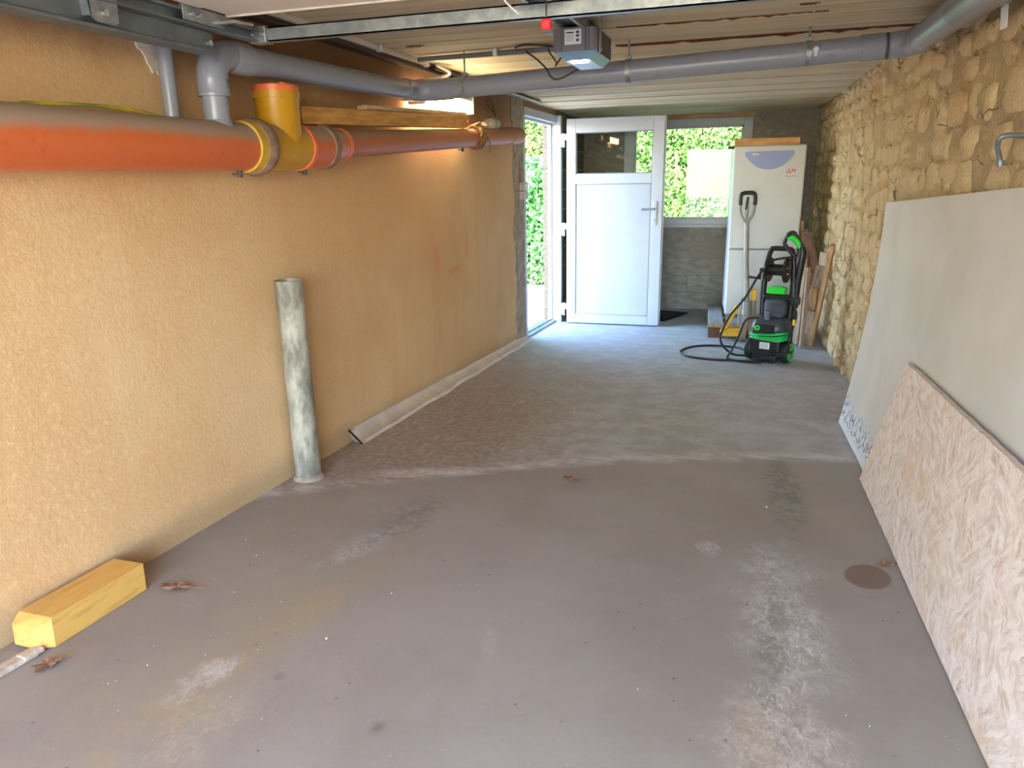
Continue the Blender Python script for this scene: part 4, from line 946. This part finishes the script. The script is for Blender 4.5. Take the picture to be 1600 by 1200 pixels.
# tiller
MB().tube([(0.0, .0, .30), (-.03, .05, .72), (-.045, .075, 1.02)], [.024, .023, .021], 14, M=JM).build('shaft', 'steel_grey', pj)
m = MB()
for s_ in (-1, 1): m.tube(curve([(-.045, .075, .98), (-.045+s_*.02, .078, 1.04), (-.045+s_*.052, .082, 1.1), (-.045+s_*.06, .085, 1.18), (-.045+s_*.058, .086, 1.2)], 6), .0105, 10, M=JM)
m.tube([(-.045, .078, 1.0), (-.045, .09, 1.2)], .012, 10, M=JM); m.build('handle_bow', 'steel_grey', pj)
m = MB(); m.tube(curve([(-.045-.059, .086, 1.17), (-.045-.06, .087, 1.22), (-.045-.05, .09, 1.262), (-.045, .091, 1.27), (-.045+.05, .09, 1.262), (-.045+.06, .087, 1.22), (-.045+.059, .086, 1.17)], 6), .017, 12, M=JM); m.build('grip', 'black', pj)
MB().tube([(-.045, .083, 1.235), (-.05, .075, 1.2), (-.06, .068, 1.13)], [.011, .010, .007], 8, M=JM).build('release_lever', 'black', pj)
m = MB(); m.tube([(0, 0, .1), (0, 0, .36)], [.05, .042], 18, M=JM); m.bbox(-.07, .05, -.03, .06, .13, .24, .01, JM); m.bbox(-.055, -.02, -.02, .03, .24, .38, .008, JM); m.build('pump', 'steel_grey', pj)
m = MB(); m.tube([(.055, .02, .2), (.055, .02, .36)], .026, 14, M=JM); m.build('ram', 'steel_grey', pj)
m = MB(); m.bbox(.03, .075, -.01, .06, .36, .46, .008, JM); m.build('ram_head', 'yellow_paint', pj)
m = MB()
for s_ in (-1, 1):
    a, b = V((s_*.035-.04, .03, .30)), V((s_*.17-.01, .06, .08)); t = (b-a); m.quadslab(JM @ (a+V((-.02, 0, .0))), JM @ (a+V((.03, 0, .02))), JM @ (b+V((.03, 0, .02))), JM @ (b+V((-.03, 0, -.02))), JM.to_3x3() @ V((0, .05, 0)))
m.bbox(-.15, .28, .05, .1, .04, .1, .006, JM); m.bbox(-.2, -.05, -.05, .06, .045, .085, .006, JM); m.build('frame', 'yellow_paint', pj)
for s_ in (-1, 1): MB().bbox(.075+s_*.165-.035, .075+s_*.165+.035, .1, 1.15, .03, .075, .006, JM).build('fork', 'yellow_paint', pj)
for s_ in (-1, 1):
    m = MB(); xx = s_*.032+.01; m.tube([(xx-.022, -.01, .09), (xx+.022, -.01, .09)], .088, 26, M=JM); w_ = m.build('steer_wheel', 'tan_wheel', pj)
    MB().tube([(xx-.024, -.01, .09), (xx+.024, -.01, .09)], .03, 16, M=JM).build('hub', 'steel_grey', w_)

# ================================================================== PRESSURE WASHER
wz = fl(5.66)
pw = thing('pressure_washer', (.31, 5.7, wz), 'black and bright green pressure washer with hose reel in front of the freezer', 'pressure washer')
WM = Matrix.Translation((.288, 5.66, wz)) @ Matrix.Rotation(math.radians(-22), 4, 'Z')
T = lambda *p: WM @ V(p)
# wheels
for s_ in (-1, 1):
    xx = s_*.135; m = MB(); m.tube([(xx-.03, .03, .084), (xx-.024, .03, .084), (xx+.024, .03, .084), (xx+.03, .03, .084)], [.074, .084, .084, .074], 28, M=WM); wh = m.build('wheel', 'rubber', pw)
    m = MB(); m.tube([(xx-.034, .03, .084), (xx+.034, .03, .084)], .068, 28, M=WM); m.build('hub', 'green', wh)
    m = MB()
    for k in range(5):
        a = k*2*math.pi/5+.3; m.tube([(xx+.0355, .03+math.cos(a)*.042, .084+math.sin(a)*.042), (xx+.033, .03+math.cos(a)*.042, .084+math.sin(a)*.042)], .011, 8, M=WM)
    m.tube([(xx+.033, .03, .084), (xx+.041, .03, .084)], .014, 12, M=WM); m.build('hub_holes', 'black', wh)
MB().tube([(-.135, .03, .076), (.135, .03, .076)], .012, 10, M=WM).build('axle', 'black', pw)
m = MB(); m.bbox(-.105, .105, -.05, .17, .03, .185, .018, WM); m.bbox(-.09, .09, -.07, -.03, .01, .06, .012, WM); m.build('base', 'black', pw)
lb = MB().box(-.045, .03, -.053, -.049, .105, .155, WM).build('sticker', 'label', pw)
m = MB()
for z in (.143, .133, .123, .113): m.box(-.04, -.04+.03+.03*((z*1000) % 2), -.0537, -.0528, z, z+.003, WM)
m.build('printed_marks', 'ink', lb)
m = MB(); m.bbox(-.07, .07, -.085, -.05, .0, .02, .006, WM); m.build('foot', 'black', pw)
# flat green hose wound round the waist
for k in range(4):
    z = .182+.013*k; pts = []
    for i in range(41):
        a = 2*math.pi*i/40; pts.append((math.copysign(abs(math.cos(a))**.6, math.cos(a))*(.135+.006*math.sin(k*2.1)), .055+math.copysign(abs(math.sin(a))**.6, math.sin(a))*(.125+.005*math.cos(k*1.7)), z+.008*math.sin(a*2+k)+.006*math.cos(a+k*2)))
    MB().tube(pts, .0085, 8, M=WM).build('green_hose_coil', 'green2', pw)
# motor hood
m = MB(); rows = [(.215, .132, .12), (.25, .14, .13), (.29, .136, .124), (.325, .115, .1), (.345, .09, .075)]; n_ = 28; vs = []; fs = []
for (z, rx, ry) in rows:
    for i in range(n_):
        a = 2*math.pi*i/n_; c_, s_ = math.cos(a), math.sin(a); vs.append(T(math.copysign(abs(c_)**.7, c_)*rx, .055+math.copysign(abs(s_)**.7, s_)*ry, z))
for j in range(len(rows)-1):
    for i in range(n_): fs.append((j*n_+i, j*n_+(i+1) % n_, (j+1)*n_+(i+1) % n_, (j+1)*n_+i))
fs += [tuple(range(n_-1, -1, -1)), tuple(range((len(rows)-1)*n_, len(rows)*n_))]
m.add(vs, fs, True); m.build('hood', 'navy', pw)
bd = MB().tube([(-.06, -.07, .268), (-.06, -.083, .268)], .021, 20, M=WM).build('badge', 'green', pw); MB().tube([(-.06, -.082, .268), (-.06, -.085, .268)], .0085, 14, M=WM).build('badge_mark', 'navy', bd)
MB().tube([(.035, -.066, .265), (.035, -.088, .265)], [.021, .018], 18, M=WM).build('switch_knob', 'black', pw)
MB().bbox(-.085, .065, -.0775, -.06, .238, .296, .004, WM).build('control_panel', 'black', pw)
m = MB(); m.bbox(-.06, .09, .0, .16, .335, .47, .03, WM); m.build('motor_casing', 'fins', pw)
m = MB()
for k in range(9): m.box(.0+k*.0095, .004+k*.0095, -.004, .01, .37, .455, WM)
m.build('cooling_fins', 'navy', pw)
MB().tube([(-.005, -.04, .33), (-.005, -.04, .395)], .021, 16, M=WM).build('tank_cap', 'fins', pw)
# carrying frame
m = MB(); m.bbox(-.1, .12, .09, .16, .455, .5, .014, WM); m.build('backplate', 'black', pw)
MB().prism([(-.062, .505), (.062, .505), (.066, .55), (.03, .558), (-.03, .558), (-.066, .55)], 'y', .085, .15, WM).build('green_crossbar', 'green', pw)
hf = MB()
for s_ in (-1, 1): hf.tube(curve([(s_*.105, .12, .3), (s_*.112, .125, .5), (s_*.105, .13, .7), (s_*.088, .133, .8), (s_*.07, .133, .835)], 6), [.024]*12+[.02]*13, 12, M=WM)
hf.tube([(-.078, .133, .838), (.078, .133, .838)], .016, 12, M=WM); hf.build('handle_frame', 'black', pw)
MB().tube([(-.055, .128, .84), (.055, .128, .84)], .0185, 14, M=WM).build('grip', 'rubber', pw)
# hose reel
rz = .685
re = MB().tube([(-.06, .09, rz), (.06, .09, rz)], .042, 22, M=WM).build('reel_drum', 'black', pw)
for s_ in (-1, 1):
    m = MB(); m.tube([(s_*.06, .09, rz-.0), (s_*.072, .09, rz)], .092, 28, M=WM); m.build('reel_flange', 'black', re)
m = MB()
for s_ in (-1, 1):
    for dz in (-.022, .022): m.tube([(s_*.086, .06, rz+dz), (s_*.086, .05, rz+dz)], .0055, 8, M=WM)
m.build('reel_screw', 'chrome', re)
MB().tube([(-.07, .09, rz), (-.125, .08, rz), (-.128, .075, rz-.07), (-.19, .07, rz-.065), (-.205, .07, rz-.064)], [.012, .012, .012, .009, .013], 10, M=WM).build('crank', 'black', re)
MB().tube(curve([(-.05, .09, rz+.06), (-.03, .06, rz+.075), (.03, .06, rz+.09), (.09, .07, rz+.1)], 6), .009, 8, M=WM).build('reel_hose', 'rubber', re)
# spray gun standing in its holder
MB().bbox(.125, .19, .02, .08, .44, .5, .01, WM).build('gun_holder', 'black', pw)
gx = .165
gun = MB().tube([(gx, .04, .42), (gx, .04, .6), (gx+.012, .038, .75), (gx+.02, .036, .83), (gx+.012, .035, .87)], [.018, .026, .031, .03, .02], 14, M=WM).build('spray_gun', 'black', pw)
m = MB(); lp_ = [(gx+.012, .035, .87), (gx-.03, .032, .935), (gx-.06, .03, .962), (gx-.09, .03, .945), (gx-.112, .03, .905), (gx-.108, .03, .875), (gx-.07, .03, .835), (gx-.03, .032, .80), (gx+.005, .036, .775)]
m.tube(curve(lp_, 5), [.016]*8+[.02]*8+[.015]*25, 10, M=WM); m.build('gun_handle', 'black', gun)
m = MB(); m.tube(curve([(gx-.09, .026, .925), (gx-.055, .024, .928), (gx-.015, .026, .895), (gx-.002, .03, .86)], 5), [.014]*4+[.021]*8+[.015]*4, 10, M=WM); m.build('trigger', 'green', gun)
MB().tube([(gx, .04, .43), (gx-.005, .04, .3), (gx-.01, .05, .16)], .0085, 10, M=WM).build('lance', 'black', pw)
MB().bbox(.168, .184, .0, .02, .295, .34, .004, WM).build('yellow_tag', 'yellow_tag', pw)
MB().tube(curve([(.16, .03, .44), (.185, .02, .38), (.175, .02, .3), (.15, .01, .2), (.165, -.03, .11), (.12, -.09, .075), (.03, -.11, .05), (-.08, -.12, .03)], 8), .0075, 8, M=WM).build('power_lead', 'rubber', pw)
MB().tube([(.05, -.075, .085), (.14, -.08, .09), (.2, -.06, .1)], .009, 8, M=WM).build('lance_tip', 'black', pw)
# black high pressure hose: from the reel to the floor and round in a loop
def fz(x, y, h=.009): return (x, y, fl(y)+h)
r0 = T(-.06, .05, rz+.03)
pts = [tuple(r0), tuple(r0+V((-.06, -.02, -.06))), (.1, 5.63, .66), (.0, 5.62, .52), (-.055, 5.64, .38), (-.05, 5.66, .29), (.03, 5.68, .21), (.12, 5.72, .19), fz(.17, 5.8), fz(.1, 6.12), fz(-.08, 6.2), fz(-.27, 6.12), fz(-.37, 5.87), fz(-.31, 5.66), fz(-.15, 5.575), fz(.05, 5.575), fz(.17, 5.56), fz(.25, 5.54)]
MB().tube(curve(pts, 8), .0085, 9).build('hose', 'rubber', pw)['label'] = 'black hose looped on the floor'
pts = [tuple(T(-.08, -.02, .335)), tuple(T(-.16, -.06, .31)), (.07, 5.61, .36), (.03, 5.6, .26), (.0, 5.6, .2), fz(.02, 5.585, .012), fz(.12, 5.55), fz(.2, 5.53)]
MB().tube(curve(pts, 8), .0085, 9).build('hose', 'rubber', pw)

# ================================================================== SCRAP WOOD, DOORMAT
m = MB(); pts = [(-.80, 7.58), (-.66, 7.6), (-.46, 8.27), (-.80, 8.42)]
vs = [(x, y, fl(y)+.001) for x, y in pts]+[(x, y, fl(y)+.016) for x, y in pts]
m.add(vs, [(3, 2, 1, 0), (4, 5, 6, 7), (0, 1, 5, 4), (1, 2, 6, 5), (2, 3, 7, 6), (3, 0, 4, 7)])
tag(m.build('doormat', 'mat_black'), 'black doormat on the floor behind the open door', 'doormat')
def plank(a, b, wd, th, mat, label, face=(-.4, -1, 0), nm='scrap_board'):
    """a board leaning from floor point a to top point b; wd across, th thick"""
    a, b = V(a), V(b); t = (b-a).normalized(); n_ = V(face); n_ = (n_-t*n_.dot(t)).normalized(); u = t.cross(n_); L = (b-a).length
    M = Matrix(((u.x, n_.x, t.x, a.x), (u.y, n_.y, t.y, a.y), (u.z, n_.z, t.z, a.z), (0, 0, 0, 1)))
    m = MB(); m.bbox(-wd/2, wd/2, -th/2, th/2, 0, L, .002); o = m.build(nm, mat, origin=O0); o.matrix_world = M
    tag(o, label, 'board', 'scrap boards in the corner')
f_ = lambda x, y: (x, y, fl(y)+.012)
plank(f_(.675, 6.44), (.728, 6.12, 1.005), .032, .05, 'wood_tan', 'long tan batten leaning on the stone wall, nearest of the scrap boards')
plank(f_(.635, 6.60), (.712, 6.44, .80), .12, .018, 'wood_grey', 'grey board just behind the long tan batten')
plank(f_(.635, 6.46), (.655, 6.38, .44), .085, .02, 'wood_grey', 'short wide grey offcut standing at the foot of the tan batten')
plank(f_(.585, 6.32), (.592, 6.36, .80), .016, .09, 'wood_pale', 'narrow pale upright board edge right beside the pressure washer')
plank(f_(.535, 6.45), (.548, 6.47, .86), .07, .018, 'wood_pale', 'pale flat board behind the spray gun')
plank(f_(.70, 7.05), (.585, 6.86, 1.06), .05, .05, 'wood_brown', 'dark brown timber leaning left against the freezer side')
plank((.725, 6.74, .60), (.60, 6.80, 1.045), .055, .02, 'wood_brown', 'brown board slanting across the top of the scrap pile', face=(-.2, -1, .3))
plank(f_(.64, 7.25), (.572, 7.1, 1.13), .02, .03, 'wood_tan', 'thin reddish batten, tallest of the scrap boards by the freezer')
plank(f_(.672, 6.53), (.668, 6.47, .62), .045, .035, 'wood_tan', 'short tan block end among the scrap boards')
plank(f_(.70, 6.66), (.712, 6.5, .91), .06, .02, 'wood_pale', 'pale grey board end against the stone wall')
plank(f_(.62, 6.70), (.64, 6.62, .72), .04, .03, 'wood_brown', 'short brown stick behind the pale upright board')
plank(f_(.70, 6.56), (.728, 6.36, .76), .018, .03, 'wood_brown', 'slim brown stick touching the long tan batten')
